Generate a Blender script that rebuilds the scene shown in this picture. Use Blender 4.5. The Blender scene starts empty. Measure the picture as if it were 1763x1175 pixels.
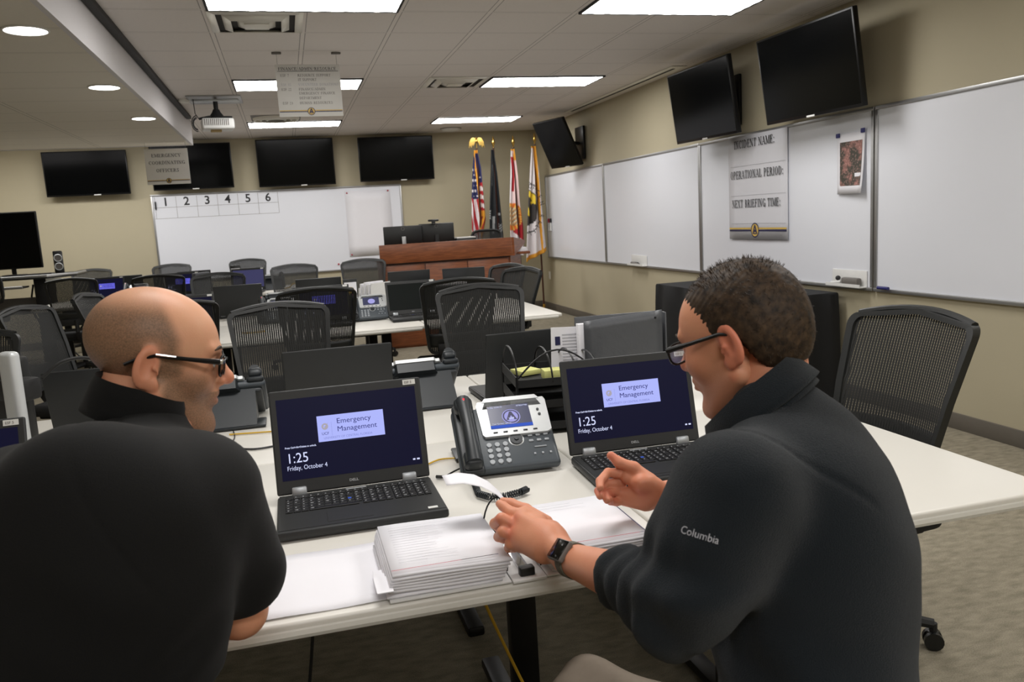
import bpy, bmesh, math, random
import numpy as np
from mathutils import Vector, Matrix
random.seed(7); np.random.seed(7)
SC = bpy.context.scene; COL = SC.collection
PI = math.pi
# ------------------------------------------------------------------ camera
YAW, PITCH, ROLL, FPX = 0.259, -0.149, -0.057, 1412.8
CAM = Vector((0, 0, 1.424))
_f = Vector((math.sin(YAW)*math.cos(PITCH), math.cos(YAW)*math.cos(PITCH), math.sin(PITCH)))
_r0 = Vector((math.cos(YAW), -math.sin(YAW), 0)); _u0 = _r0.cross(_f)
_r = _r0*math.cos(ROLL) + _u0*math.sin(ROLL); _u = -_r0*math.sin(ROLL) + _u0*math.cos(ROLL)
cd = bpy.data.cameras.new('camera'); cam = bpy.data.objects.new('camera', cd); COL.objects.link(cam)
M = Matrix((( _r.x, _u.x, -_f.x, CAM.x), (_r.y, _u.y, -_f.y, CAM.y), (_r.z, _u.z, -_f.z, CAM.z), (0, 0, 0, 1)))
cam.matrix_world = M
cd.sensor_width = 36; cd.lens = FPX/1763*36; cd.clip_start = .02; cd.dof.use_dof = True; cd.dof.focus_distance = 2.5; cd.dof.aperture_fstop = 9.0
SC.camera = cam
# ------------------------------------------------------------------ world, exposure
w = bpy.data.worlds.new('world'); SC.world = w; w.use_nodes = True
w.node_tree.nodes['Background'].inputs[0].default_value = (.5, .5, .5, 1)
w.node_tree.nodes['Background'].inputs[1].default_value = 0.0
SC.view_settings.view_transform = 'Standard'; SC.view_settings.look = 'None'
SC.view_settings.exposure = 0.0; SC.view_settings.gamma = 1; SC.view_settings.use_curve_mapping = False
LAMP = 17.0          # radiance of the fluorescent troffers
CANL = 14.0          # radiance of the round recessed cans

def meas(px, py, t):      # a measured sight line and a distance along the optical axis -> a place in the room
    d = _f + _r*((px-881.5)/FPX) - _u*((py-587.5)/FPX)
    return CAM + d*t

# ------------------------------------------------------------------ materials
def srgb(r, g, b):
    def c(v):
        v /= 255.
        return v/12.92 if v <= .04045 else ((v+.055)/1.055)**2.4
    return (c(r), c(g), c(b), 1)
MATS = {}
def mat(name, col, rough=.5, metal=0, spec=.5, var=.06, scale=30, bump=0, bscale=200, emit=None, estr=0, coat=0, sheen=0):
    if name in MATS: return MATS[name]
    m = bpy.data.materials.new(name); m.use_nodes = True; nt = m.node_tree; N = nt.nodes; L = nt.links
    b = N['Principled BSDF']
    b.inputs['Roughness'].default_value = rough; b.inputs['Metallic'].default_value = metal
    b.inputs['Specular IOR Level'].default_value = spec
    tc = N.new('ShaderNodeTexCoord'); no = N.new('ShaderNodeTexNoise'); no.inputs['Scale'].default_value = scale
    no.inputs['Detail'].default_value = 3
    L.new(tc.outputs['Object'], no.inputs['Vector'])
    mx = N.new('ShaderNodeMix'); mx.data_type = 'RGBA'
    a = [max(0, c*(1-var)) for c in col[:3]]+[1]; bb = [min(1, c*(1+var)) for c in col[:3]]+[1]
    mx.inputs[6].default_value = a; mx.inputs[7].default_value = bb
    L.new(no.outputs['Fac'], mx.inputs[0]); L.new(mx.outputs[2], b.inputs['Base Color'])
    if bump:
        n2 = N.new('ShaderNodeTexNoise'); n2.inputs['Scale'].default_value = bscale; n2.inputs['Detail'].default_value = 4
        L.new(tc.outputs['Object'], n2.inputs['Vector'])
        bp = N.new('ShaderNodeBump'); bp.inputs['Strength'].default_value = bump; bp.inputs['Distance'].default_value = .01
        L.new(n2.outputs['Fac'], bp.inputs['Height']); L.new(bp.outputs[0], b.inputs['Normal'])
    if emit:
        b.inputs['Emission Color'].default_value = emit; b.inputs['Emission Strength'].default_value = estr
    if coat: b.inputs['Coat Weight'].default_value = coat
    if sheen:
        b.inputs['Sheen Weight'].default_value = sheen; b.inputs['Sheen Roughness'].default_value = .6
    MATS[name] = m
    return m
K = {}
K['wall'] = mat('wall_paint', srgb(177, 168, 143), .75, var=.03, scale=2, bump=.05, bscale=300)
K['ceil'] = None
K['base'] = mat('rubber_base', srgb(98, 92, 84), .6)
K['alu'] = mat('brushed_aluminium', srgb(168, 168, 168), .38, .8)
K['wb'] = mat('whiteboard_enamel', srgb(226, 228, 235), .22, spec=.5, var=.015, scale=1.5)
K['paper'] = mat('paper', srgb(232, 231, 236), .7, var=.01)
K['poster'] = mat('poster_paper', srgb(214, 214, 220), .45, var=.01)
K['sign'] = mat('sign_board', srgb(205, 203, 198), .5, var=.02)
K['ink'] = mat('black_ink', srgb(30, 30, 34), .6)
K['inkgrey'] = mat('grey_ink', srgb(110, 106, 102), .6)
K['inkfaint'] = mat('faint_ink', srgb(176, 176, 182), .6)
K['navy'] = mat('navy_ink', srgb(32, 32, 74), .5)
K['gold'] = mat('gold_ink', srgb(206, 172, 84), .5)
K['red'] = mat('red_ink', srgb(170, 48, 66), .5)
K['bluetape'] = mat('blue_tape', srgb(32, 34, 104), .5)
K['black'] = mat('black_plastic', srgb(16, 17, 17), .42, var=.1)
K['blackm'] = mat('black_matte_plastic', srgb(14, 14, 15), .65, var=.1)
K['tvscreen'] = mat('tv_glass', srgb(5, 6, 7), .14, spec=.12, var=.02)
K['tvbody'] = mat('tv_plastic', srgb(10, 10, 11), .35, spec=.3)
K['chair'] = mat('chair_frame_plastic', srgb(25, 27, 27), .45, var=.08)
K['seat'] = mat('chair_seat_fabric', srgb(22, 23, 24), .9, var=.15, bump=.3, bscale=400)
K['table'] = mat('table_laminate', srgb(214, 211, 203), .38, var=.015, scale=6)
K['tedge'] = mat('table_edge_band', srgb(216, 214, 206), .45, var=.02)
K['steel'] = mat('dark_steel', srgb(30, 30, 31), .4, .6)
K['lap'] = mat('laptop_shell', srgb(31, 33, 34), .5, var=.05)
K['lapd'] = mat('laptop_bezel', srgb(30, 31, 31), .55, var=.04)
K['keys'] = mat('laptop_keys', srgb(14, 14, 15), .5)
K['legend'] = mat('key_legends', srgb(170, 172, 175), .6)
K['hinge'] = mat('hinge_metal', srgb(168, 172, 176), .35, .5)
K['label'] = mat('white_label', srgb(214, 214, 210), .6)
K['scroff'] = mat('screen_off', srgb(18, 22, 21), .3, spec=.15)
K['phone'] = mat('phone_grey_plastic', srgb(60, 67, 73), .45, var=.04)
K['phoned'] = mat('phone_dark_plastic', srgb(33, 38, 42), .42, var=.05)
K['silver'] = mat('silver_plastic', srgb(196, 199, 200), .35, .25)
K['btn'] = mat('phone_button', srgb(150, 155, 160), .4)
K['chrome'] = mat('chrome', srgb(220, 220, 222), .15, 1)
K['brass'] = mat('polished_brass', srgb(216, 178, 96), .22, 1)
K['postit'] = mat('yellow_notes', srgb(206, 206, 130), .8)
K['yellow'] = mat('yellow_cable', srgb(206, 164, 30), .5)
K['signl'] = mat('sign_board_brightened', srgb(232, 230, 226), .5, var=.02)  # lighter copy of sign_board, offsets the dim spot under the lower ceiling
K['redled'] = mat('red_lamp', srgb(200, 30, 50), .3, emit=srgb(220, 30, 50), estr=.5)
K['binder'] = mat('grey_binder_vinyl', srgb(74, 76, 80), .4, var=.08, scale=20, bump=.25, bscale=25)
K['cloth'] = mat('black_tablecloth', srgb(16, 17, 19), .85, var=.2, scale=10)
K['white'] = mat('white_plastic', srgb(222, 222, 220), .4)
K['ventm'] = mat('vent_enamel', srgb(228, 225, 216), .4, var=.03)
K['dark'] = mat('vent_dark', srgb(40, 38, 36), .8)
K['watch'] = mat('watch_glass', srgb(6, 6, 7), .12)
K['strap'] = mat('watch_strap', srgb(96, 92, 78), .7)
K['pole'] = mat('dark_wood_pole', srgb(60, 28, 18), .35)
K['khaki'] = mat('khaki_cloth', srgb(150, 138, 124), .9, var=.1, scale=60)
K['tan'] = mat('tan_card', srgb(170, 146, 100), .7)

def emis(name, col, s):
    if name in MATS: return MATS[name]
    m = bpy.data.materials.new(name); m.use_nodes = True; nt = m.node_tree
    nt.nodes.clear(); e = nt.nodes.new('ShaderNodeEmission'); o = nt.nodes.new('ShaderNodeOutputMaterial')
    e.inputs[0].default_value = col; e.inputs[1].default_value = s
    nt.links.new(e.outputs[0], o.inputs[0]); MATS[name] = m
    return m
K['glow'] = emis('troffer_diffuser', (1, .98, .955, 1), LAMP)
K['canglow'] = emis('can_lamp', (1, .97, .93, 1), CANL)
K['scr'] = mat('screen_navy', srgb(3, 3, 6), .3, spec=.06, emit=srgb(20, 20, 42), estr=1.0)
K['scrdim'] = mat('screen_dim', srgb(8, 8, 14), .25, emit=srgb(56, 56, 92), estr=1.0)
K['logo'] = emis('screen_logo_panel', srgb(176, 184, 252), 1.0)
K['logof'] = emis('screen_logo_panel_far', srgb(98, 96, 210), 1.0)
K['sctext'] = emis('screen_text', srgb(216, 222, 255), 1.0)
K['scnavy'] = emis('screen_logo_text', srgb(52, 54, 120), 1.0)
K['scfaint'] = emis('screen_logo_faint', srgb(132, 138, 208), 1.0)
K['scgold'] = emis('screen_logo_gold', srgb(172, 166, 176), 1.0)
K['pscr'] = mat('phone_screen', srgb(30, 32, 44), .25, emit=srgb(54, 56, 84), estr=.9)
K['pblue'] = emis('phone_screen_bar', srgb(66, 96, 196), 1.0)
K['psky'] = emis('phone_screen_seal', srgb(168, 166, 226), 1.0)
K['pscrl'] = emis('phone_screen_pale', srgb(150, 142, 190), .9)

def wood():
    m = bpy.data.materials.new('cherry_wood'); m.use_nodes = True; N = m.node_tree.nodes; L = m.node_tree.links; b = N['Principled BSDF']
    tc = N.new('ShaderNodeTexCoord'); mp = N.new('ShaderNodeMapping'); mp.inputs['Scale'].default_value = (3, 3, 26)
    no = N.new('ShaderNodeTexNoise'); no.inputs['Scale'].default_value = 2.2; no.inputs['Detail'].default_value = 6; no.inputs['Distortion'].default_value = .6
    cr = N.new('ShaderNodeValToRGB'); cr.color_ramp.elements[0].position = .3; cr.color_ramp.elements[0].color = srgb(104, 56, 30)
    cr.color_ramp.elements[1].position = .75; cr.color_ramp.elements[1].color = srgb(144, 84, 50)
    L.new(tc.outputs['Object'], mp.inputs[0]); L.new(mp.outputs[0], no.inputs['Vector']); L.new(no.outputs['Fac'], cr.inputs[0]); L.new(cr.outputs[0], b.inputs['Base Color'])
    b.inputs['Roughness'].default_value = .35
    return m
K['wood'] = wood()
def carpet():
    m = bpy.data.materials.new('carpet'); m.use_nodes = True; N = m.node_tree.nodes; L = m.node_tree.links; b = N['Principled BSDF']
    tc = N.new('ShaderNodeTexCoord'); mp = N.new('ShaderNodeMapping'); mp.inputs['Scale'].default_value = (1, 2.2, 1)
    n1 = N.new('ShaderNodeTexNoise'); n1.inputs['Scale'].default_value = 14; n1.inputs['Detail'].default_value = 5
    n2 = N.new('ShaderNodeTexNoise'); n2.inputs['Scale'].default_value = 260; n2.inputs['Detail'].default_value = 2
    mx = N.new('ShaderNodeMix'); mx.data_type = 'RGBA'; mx.inputs[6].default_value = srgb(118, 112, 97); mx.inputs[7].default_value = srgb(156, 148, 130)
    ad = N.new('ShaderNodeMath'); ad.operation = 'MULTIPLY_ADD'; ad.inputs[1].default_value = .55; 
    m2 = N.new('ShaderNodeMath'); m2.operation = 'MULTIPLY'; m2.inputs[1].default_value = .45
    L.new(tc.outputs['Object'], mp.inputs[0]); L.new(mp.outputs[0], n1.inputs['Vector']); L.new(tc.outputs['Object'], n2.inputs['Vector'])
    L.new(n2.outputs['Fac'], m2.inputs[0]); L.new(n1.outputs['Fac'], ad.inputs[0]); L.new(m2.outputs[0], ad.inputs[2])
    cr = N.new('ShaderNodeMapRange'); cr.inputs[1].default_value = .35; cr.inputs[2].default_value = .65
    L.new(ad.outputs[0], cr.inputs[0]); L.new(cr.outputs[0], mx.inputs[0]); L.new(mx.outputs[2], b.inputs['Base Color'])
    bp = N.new('ShaderNodeBump'); bp.inputs['Strength'].default_value = .6; bp.inputs['Distance'].default_value = .004
    L.new(n2.outputs['Fac'], bp.inputs['Height']); L.new(bp.outputs[0], b.inputs['Normal'])
    b.inputs['Roughness'].default_value = .95; b.inputs['Specular IOR Level'].default_value = .1
    return m
K['carpet'] = carpet()
T = .582; GX, GY = -.345, 5.362            # suspended-ceiling module and its origin
def ceil_mat(name, ox, oy, col, tx=T, ty=T):
    m = bpy.data.materials.new(name); m.use_nodes = True; N = m.node_tree.nodes; L = m.node_tree.links; b = N['Principled BSDF']
    tc = N.new('ShaderNodeTexCoord'); sp = N.new('ShaderNodeSeparateXYZ'); L.new(tc.outputs['Object'], sp.inputs[0])
    outs = []
    for ax, o, tt in ((0, ox, tx), (1, oy, ty)):
        a = N.new('ShaderNodeMath'); a.operation = 'SUBTRACT'; a.inputs[1].default_value = o; L.new(sp.outputs[ax], a.inputs[0])
        d = N.new('ShaderNodeMath'); d.operation = 'DIVIDE'; d.inputs[1].default_value = tt; L.new(a.outputs[0], d.inputs[0])
        r = N.new('ShaderNodeMath'); r.operation = 'PINGPONG'; r.inputs[1].default_value = .5; L.new(d.outputs[0], r.inputs[0])
        l = N.new('ShaderNodeMath'); l.operation = 'LESS_THAN'; l.inputs[1].default_value = .013/tt if ax == 0 else .009/tt; L.new(r.outputs[0], l.inputs[0])
        l2 = N.new('ShaderNodeMath'); l2.operation = 'LESS_THAN'; l2.inputs[1].default_value = .019/tt if ax == 0 else .013/tt; L.new(r.outputs[0], l2.inputs[0])
        outs += [l, l2]
    mxa = N.new('ShaderNodeMath'); mxa.operation = 'MAXIMUM'; L.new(outs[0].outputs[0], mxa.inputs[0]); L.new(outs[2].outputs[0], mxa.inputs[1])
    mxb = N.new('ShaderNodeMath'); mxb.operation = 'MAXIMUM'; L.new(outs[1].outputs[0], mxb.inputs[0]); L.new(outs[3].outputs[0], mxb.inputs[1])
    no = N.new('ShaderNodeTexNoise'); no.inputs['Scale'].default_value = 60; no.inputs['Detail'].default_value = 6; L.new(tc.outputs['Object'], no.inputs['Vector'])
    c0 = N.new('ShaderNodeMix'); c0.data_type = 'RGBA'; c0.inputs[6].default_value = [v*.93 for v in col[:3]]+[1]; c0.inputs[7].default_value = col; L.new(no.outputs['Fac'], c0.inputs[0])
    c1 = N.new('ShaderNodeMix'); c1.data_type = 'RGBA'; c1.inputs[7].default_value = [v*.45 for v in col[:3]]+[1]; L.new(mxb.outputs[0], c1.inputs[0]); L.new(c0.outputs[2], c1.inputs[6])
    c2 = N.new('ShaderNodeMix'); c2.data_type = 'RGBA'; c2.inputs[7].default_value = [v*1.0 for v in col[:3]]+[1]; L.new(mxa.outputs[0], c2.inputs[0]); L.new(c1.outputs[2], c2.inputs[6])
    L.new(c2.outputs[2], b.inputs['Base Color']); b.inputs['Roughness'].default_value = .9
    bp = N.new('ShaderNodeBump'); bp.inputs['Strength'].default_value = .25; bp.inputs['Distance'].default_value = .004
    L.new(no.outputs['Fac'], bp.inputs['Height']); L.new(bp.outputs[0], b.inputs['Normal'])
    return m
K['ceil'] = ceil_mat('ceiling_tiles', GX, GY, srgb(226, 220, 216))
K['ceil2'] = ceil_mat('lower_ceiling_tiles', -.948-1.0, GY-.1, srgb(222, 216, 204), 1.0, T)
K['gyp'] = mat('painted_gypsum', srgb(206, 203, 204), .7, var=.02)
def mesh_mat(name, col, pitch=.0085, duty=.62, axis=0):
    # woven back: dark vertical ribs with open gaps between them
    m = bpy.data.materials.new(name); m.use_nodes = True; N = m.node_tree.nodes; L = m.node_tree.links; b = N['Principled BSDF']
    b.inputs['Base Color'].default_value = col; b.inputs['Roughness'].default_value = .7
    tc = N.new('ShaderNodeTexCoord'); sp = N.new('ShaderNodeSeparateXYZ'); L.new(tc.outputs['Object'], sp.inputs[0])
    def band(o, p, du):
        d = N.new('ShaderNodeMath'); d.operation = 'DIVIDE'; d.inputs[1].default_value = p; L.new(o, d.inputs[0])
        f = N.new('ShaderNodeMath'); f.operation = 'PINGPONG'; f.inputs[1].default_value = .5; L.new(d.outputs[0], f.inputs[0])
        g = N.new('ShaderNodeMath'); g.operation = 'LESS_THAN'; g.inputs[1].default_value = du/2; L.new(f.outputs[0], g.inputs[0])
        return g.outputs[0]
    a = band(sp.outputs[0], pitch, duty); c = band(sp.outputs[2], pitch*.8, .22)
    mx = N.new('ShaderNodeMath'); mx.operation = 'MAXIMUM'; L.new(a, mx.inputs[0]); L.new(c, mx.inputs[1])
    L.new(mx.outputs[0], b.inputs['Alpha'])
    return m
K['mesh'] = mesh_mat('chair_mesh_weave', srgb(30, 31, 30), .0105, .83)
def attr_mat(name, rough=.8, bump=0, sheen=0):
    m = bpy.data.materials.new(name); m.use_nodes = True; N = m.node_tree.nodes; L = m.node_tree.links; b = N['Principled BSDF']
    a = N.new('ShaderNodeAttribute'); a.attribute_name = 'Col'; L.new(a.outputs['Color'], b.inputs['Base Color'])
    b.inputs['Roughness'].default_value = rough
    return m
K['flag'] = attr_mat('flag_cloth')

# ------------------------------------------------------------------ mesh helpers
class B:
    """collects shapes, then links them as one mesh object"""
    def __init__(s): s.bm = bmesh.new()
    def box(s, c, d, bev=0, rot=None, seg=2):
        g = bmesh.ops.create_cube(s.bm, size=1); vs = g['verts']
        m = Matrix.Diagonal((d[0], d[1], d[2], 1))
        R = rot.to_4x4() if rot is not None else Matrix.Identity(4)
        bmesh.ops.transform(s.bm, matrix=m, verts=vs)
        if bev:
            es = list({e for v in vs for e in v.link_edges})
            r = bmesh.ops.bevel(s.bm, geom=es, offset=min(bev, min(d)*.49), segments=seg, affect='EDGES', profile=.5)
            vs = list({v for f in r['faces'] for v in f.verts} | {v for v in vs if v.is_valid})
        bmesh.ops.transform(s.bm, matrix=Matrix.Translation(c) @ R, verts=vs)
        return s
    def cyl(s, a, b, r, r2=None, n=16, cap=True):
        a = Vector(a); b = Vector(b); d = b-a; L = d.length
        g = bmesh.ops.create_cone(s.bm, cap_ends=cap, segments=n, radius1=r, radius2=r if r2 is None else r2, depth=L)
        q = Vector((0, 0, 1)).rotation_difference(d.normalized()).to_matrix().to_4x4()
        bmesh.ops.transform(s.bm, matrix=Matrix.Translation((a+b)/2) @ q, verts=g['verts']); return s
    def sph(s, c, r, sc=(1, 1, 1), n=16, rot=None):
        g = bmesh.ops.create_uvsphere(s.bm, u_segments=n, v_segments=max(6, n//2), radius=r)
        R = rot.to_4x4() if rot is not None else Matrix.Identity(4)
        bmesh.ops.transform(s.bm, matrix=Matrix.Translation(c) @ R @ Matrix.Diagonal((sc[0], sc[1], sc[2], 1)), verts=g['verts']); return s
    def tube(s, pts, r, n=8, closed=False):
        pts = [Vector(p) for p in pts]; m = len(pts); rings = []
        rr = r if isinstance(r, (list, tuple)) else [r]*m
        up = Vector((0, 0, 1))
        t0 = (pts[1]-pts[0]).normalized()
        nrm = t0.orthogonal().normalized()
        for i, p in enumerate(pts):
            if closed: t = (pts[(i+1) % m]-pts[i-1]).normalized()
            else: t = (pts[min(i+1, m-1)]-pts[max(i-1, 0)]).normalized()
            nrm = (nrm - t*nrm.dot(t)).normalized(); bn = t.cross(nrm)
            rings.append([s.bm.verts.new(p+(nrm*math.cos(2*PI*k/n)+bn*math.sin(2*PI*k/n))*rr[i]) for k in range(n)])
        for i in range(m if closed else m-1):
            a, b = rings[i], rings[(i+1) % m]
            for k in range(n): s.bm.faces.new((a[k], a[(k+1) % n], b[(k+1) % n], b[k]))
        if not closed:
            s.bm.faces.new(rings[0][::-1]); s.bm.faces.new(rings[-1])
        return s
    def lathe(s, prof, c=(0, 0, 0), n=24):
        rings = []
        for (r, z) in prof:
            rings.append([s.bm.verts.new((c[0]+r*math.cos(2*PI*k/n), c[1]+r*math.sin(2*PI*k/n), c[2]+z)) for k in range(n)])
        for a, b in zip(rings, rings[1:]):
            for k in range(n): s.bm.faces.new((a[k], a[(k+1) % n], b[(k+1) % n], b[k]))
        s.bm.faces.new(rings[0][::-1]); s.bm.faces.new(rings[-1]); return s
    def prism(s, poly, h0, h1, frame=None):
        """poly in the local xy plane, thickness h0..h1 along local z"""
        F = frame or Matrix.Identity(4)
        a = [s.bm.verts.new(F @ Vector((x, y, h0))) for x, y in poly]; b = [s.bm.verts.new(F @ Vector((x, y, h1))) for x, y in poly]
        n = len(poly); s.bm.faces.new(a[::-1]); s.bm.faces.new(b)
        for i in range(n): s.bm.faces.new((a[i], a[(i+1) % n], b[(i+1) % n], b[i]))
        return s
    def quad(s, *p):
        s.bm.faces.new([s.bm.verts.new(Vector(q)) for q in p]); return s
    def grid(s, P, thick=0):
        """P[i][j] points -> sheet"""
        V = [[s.bm.verts.new(Vector(q)) for q in row] for row in P]
        for i in range(len(V)-1):
            for j in range(len(V[0])-1): s.bm.faces.new((V[i][j], V[i+1][j], V[i+1][j+1], V[i][j+1]))
        return s
    def xf(s, m): bmesh.ops.transform(s.bm, matrix=m, verts=s.bm.verts[:]); return s
    def build(s, name, m, parent=None, ang=35, solid=0, keepn=False):
        me = bpy.data.meshes.new(name)
        if not keepn: bmesh.ops.recalc_face_normals(s.bm, faces=s.bm.faces[:])
        s.bm.to_mesh(me); s.bm.free()
        for p in me.polygons: p.use_smooth = True
        me.set_sharp_from_angle(angle=math.radians(ang))
        me.materials.append(m)
        o = bpy.data.objects.new(name, me); COL.objects.link(o)
        if parent: o.parent = parent
        if solid:
            md = o.modifiers.new('thickness', 'SOLIDIFY'); md.thickness = solid; md.offset = 0
        return o
def tag(o, label=None, cat=None, group=None, kind=None):
    if label: o['label'] = label
    if cat: o['category'] = cat
    if group: o['group'] = group
    if kind: o['kind'] = kind
    return o
def empty(name, loc=(0, 0, 0), rz=0, label=None, cat=None, group=None):
    o = bpy.data.objects.new(name, None); o.empty_display_size = .05; COL.objects.link(o)
    o.location = loc; o.rotation_euler = (0, 0, rz)
    return tag(o, label, cat, group)
def kids(o): return [c for c in list(bpy.data.objects) if c.parent == o]
def copy_tree(o, parent=None):
    c = o.copy(); COL.objects.link(c)
    if parent: c.parent = parent
    for ch in kids(o): copy_tree(ch, c)
    return c
def struct(o): o['kind'] = 'structure'; return o
def frame(o, x, y):
    """4x4 from origin and two in-plane axes"""
    x = Vector(x).normalized(); y = Vector(y).normalized(); z = x.cross(y).normalized(); y = z.cross(x)
    return Matrix(((x.x, y.x, z.x, o[0]), (x.y, y.y, z.y, o[1]), (x.z, y.z, z.z, o[2]), (0, 0, 0, 1)))
def Rz(a): return Matrix.Rotation(a, 4, 'Z')
def Rx(a): return Matrix.Rotation(a, 4, 'X')
def Ry(a): return Matrix.Rotation(a, 4, 'Y')
def Tr(*p): return Matrix.Translation(p)

# ------------------------------------------------------------------ lettering
def text(name, s, size, F, m, parent=None, align='LEFT', bold=0, sx=1):
    cu = bpy.data.curves.new(name, 'FONT'); cu.body = s; cu.size = size; cu.align_x = align; cu.offset = bold; cu.extrude = .0002; cu.resolution_u = 3
    to = bpy.data.objects.new('tmp', cu); COL.objects.link(to)
    dg = bpy.context.evaluated_depsgraph_get(); dg.update()
    me = bpy.data.meshes.new_from_object(to.evaluated_get(dg)); bpy.data.objects.remove(to); bpy.data.curves.remove(cu)
    me.transform(F @ Matrix.Diagonal((sx, 1, 1, 1))); me.name = name
    me.materials.clear(); me.materials.append(m)
    o = bpy.data.objects.new(name, me); COL.objects.link(o)
    if parent: o.parent = parent
    return o
# a small roman (serif) capital alphabet: 's' straight stroke (x0,y0,x1,y1,thick?), 'o' ring arc (cx,cy,rx,ry,a0,a1), 'f' serif (x,y)
_S = {
 'A': (.72, [('s', .06, 0, .34, 1, 0), ('s', .34, 1, .64, 0, 1), ('s', .17, .34, .52, .34, 0), ('f', .06, 0), ('f', .64, 0)]),
 'B': (.64, [('s', .14, 0, .14, 1, 1), ('o', .28, .76, .24, .24, -90, 90), ('o', .3, .27, .28, .27, -90, 90), ('s', .1, .98, .3, .98, 0), ('s', .1, .52, .3, .52, 0), ('s', .1, .02, .3, .02, 0)]),
 'C': (.68, [('o', .38, .5, .34, .52, 42, 318), ('s', .63, .98, .63, .68, 0)]),
 'D': (.72, [('s', .14, 0, .14, 1, 1), ('o', .3, .5, .36, .5, -90, 90), ('s', .04, .98, .32, .98, 0), ('s', .04, .02, .32, .02, 0)]),
 'E': (.62, [('s', .14, 0, .14, 1, 1), ('s', .04, .98, .54, .98, 0), ('s', .14, .52, .42, .52, 0), ('s', .04, .02, .58, .02, 0), ('s', .54, 1, .54, .76, 0), ('s', .57, 0, .57, .26, 0), ('s', .42, .64, .42, .4, 0)]),
 'F': (.58, [('s', .14, 0, .14, 1, 1), ('s', .04, .98, .54, .98, 0), ('s', .14, .52, .4, .52, 0), ('s', .54, 1, .54, .74, 0), ('s', .4, .64, .4, .4, 0), ('f', .14, 0)]),
 'G': (.72, [('o', .38, .5, .34, .52, 42, 340), ('s', .62, 0, .62, .42, 1), ('s', .48, .42, .72, .42, 0), ('s', .62, .98, .62, .7, 0)]),
 'H': (.74, [('s', .14, 0, .14, 1, 1), ('s', .6, 0, .6, 1, 1), ('s', .14, .52, .6, .52, 0), ('f', .14, 0), ('f', .6, 0), ('f', .14, 1), ('f', .6, 1)]),
 'I': (.34, [('s', .17, 0, .17, 1, 1), ('f', .17, 0), ('f', .17, 1)]),
 'K': (.72, [('s', .14, 0, .14, 1, 1), ('s', .14, .4, .56, 1, 0), ('s', .3, .6, .64, 0, 1), ('f', .14, 0), ('f', .14, 1), ('f', .64, 0)]),
 'L': (.6, [('s', .14, 0, .14, 1, 1), ('s', .04, .02, .54, .02, 0), ('s', .54, 0, .54, .28, 0), ('f', .14, 1)]),
 'M': (.88, [('s', .12, 0, .12, 1, 0), ('s', .1, 1, .42, .08, 1), ('s', .42, .08, .74, 1, 0), ('s', .76, 0, .76, 1, 1), ('f', .12, 0), ('f', .76, 0), ('f', .1, 1), ('f', .78, 1)]),
 'N': (.74, [('s', .12, 0, .12, 1, 0), ('s', .1, 1, .6, 0, 1), ('s', .6, 0, .6, 1, 0), ('f', .12, 0), ('f', .08, 1), ('f', .6, 1)]),
 'O': (.74, [('o', .37, .5, .33, .52, 0, 360)]),
 'P': (.6, [('s', .14, 0, .14, 1, 1), ('o', .3, .73, .25, .27, -90, 90), ('s', .04, .98, .3, .98, 0), ('s', .14, .48, .3, .48, 0), ('f', .14, 0)]),
 'R': (.68, [('s', .14, 0, .14, 1, 1), ('o', .3, .75, .24, .25, -90, 90), ('s', .04, .98, .3, .98, 0), ('s', .14, .52, .3, .52, 0), ('s', .32, .5, .6, .02, 1), ('f', .14, 0), ('f', .62, 0)]),
 'S': (.56, [('o', .28, .75, .2, .26, 30, 270), ('o', .28, .26, .22, .27, -150, 90), ('s', .47, 1, .47, .74, 0), ('s', .07, 0, .07, .28, 0)]),
 'T': (.64, [('s', .32, 0, .32, 1, 1), ('s', .04, .98, .6, .98, 0), ('s', .05, 1, .05, .74, 0), ('s', .59, 1, .59, .74, 0), ('f', .32, 0)]),
 'U': (.74, [('s', .14, .3, .14, 1, 1), ('s', .6, .3, .6, 1, 0), ('o', .37, .3, .24, .32, 180, 360), ('f', .14, 1), ('f', .6, 1)]),
 'V': (.7, [('s', .06, 1, .35, 0, 1), ('s', .35, 0, .62, 1, 0), ('f', .06, 1), ('f', .62, 1)]),
 'X': (.7, [('s', .08, 1, .6, 0, 1), ('s', .08, 0, .58, 1, 0), ('f', .08, 1), ('f', .58, 1), ('f', .08, 0), ('f', .6, 0)]),
 'Y': (.7, [('s', .08, 1, .35, .45, 1), ('s', .35, .45, .6, 1, 0), ('s', .35, 0, .35, .45, 1), ('f', .08, 1), ('f', .6, 1), ('f', .35, 0)]),
 '/': (.36, [('s', .02, -.05, .3, 1.05, 0)]), ':': (.3, [('d', .15, .1), ('d', .15, .6)]), ' ': (.34, []),
 '1': (.5, [('s', .27, 0, .27, 1, 1), ('s', .1, .84, .27, 1, 0), ('f', .27, 0)]),
 '2': (.54, [('o', .26, .72, .2, .28, -30, 160), ('s', .42, .58, .08, .04, 0), ('s', .06, .05, .5, .05, 1)]),
 '3': (.54, [('o', .25, .76, .18, .24, -90, 150), ('o', .25, .27, .21, .27, -150, 90)]),
 '5': (.54, [('s', .12, .96, .46, .96, 1), ('s', .12, .55, .12, .98, 0), ('o', .24, .3, .24, .3, -150, 110)]),
 '7': (.52, [('s', .06, .95, .48, .95, 1), ('s', .46, .95, .2, 0, 0)]),
}
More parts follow.
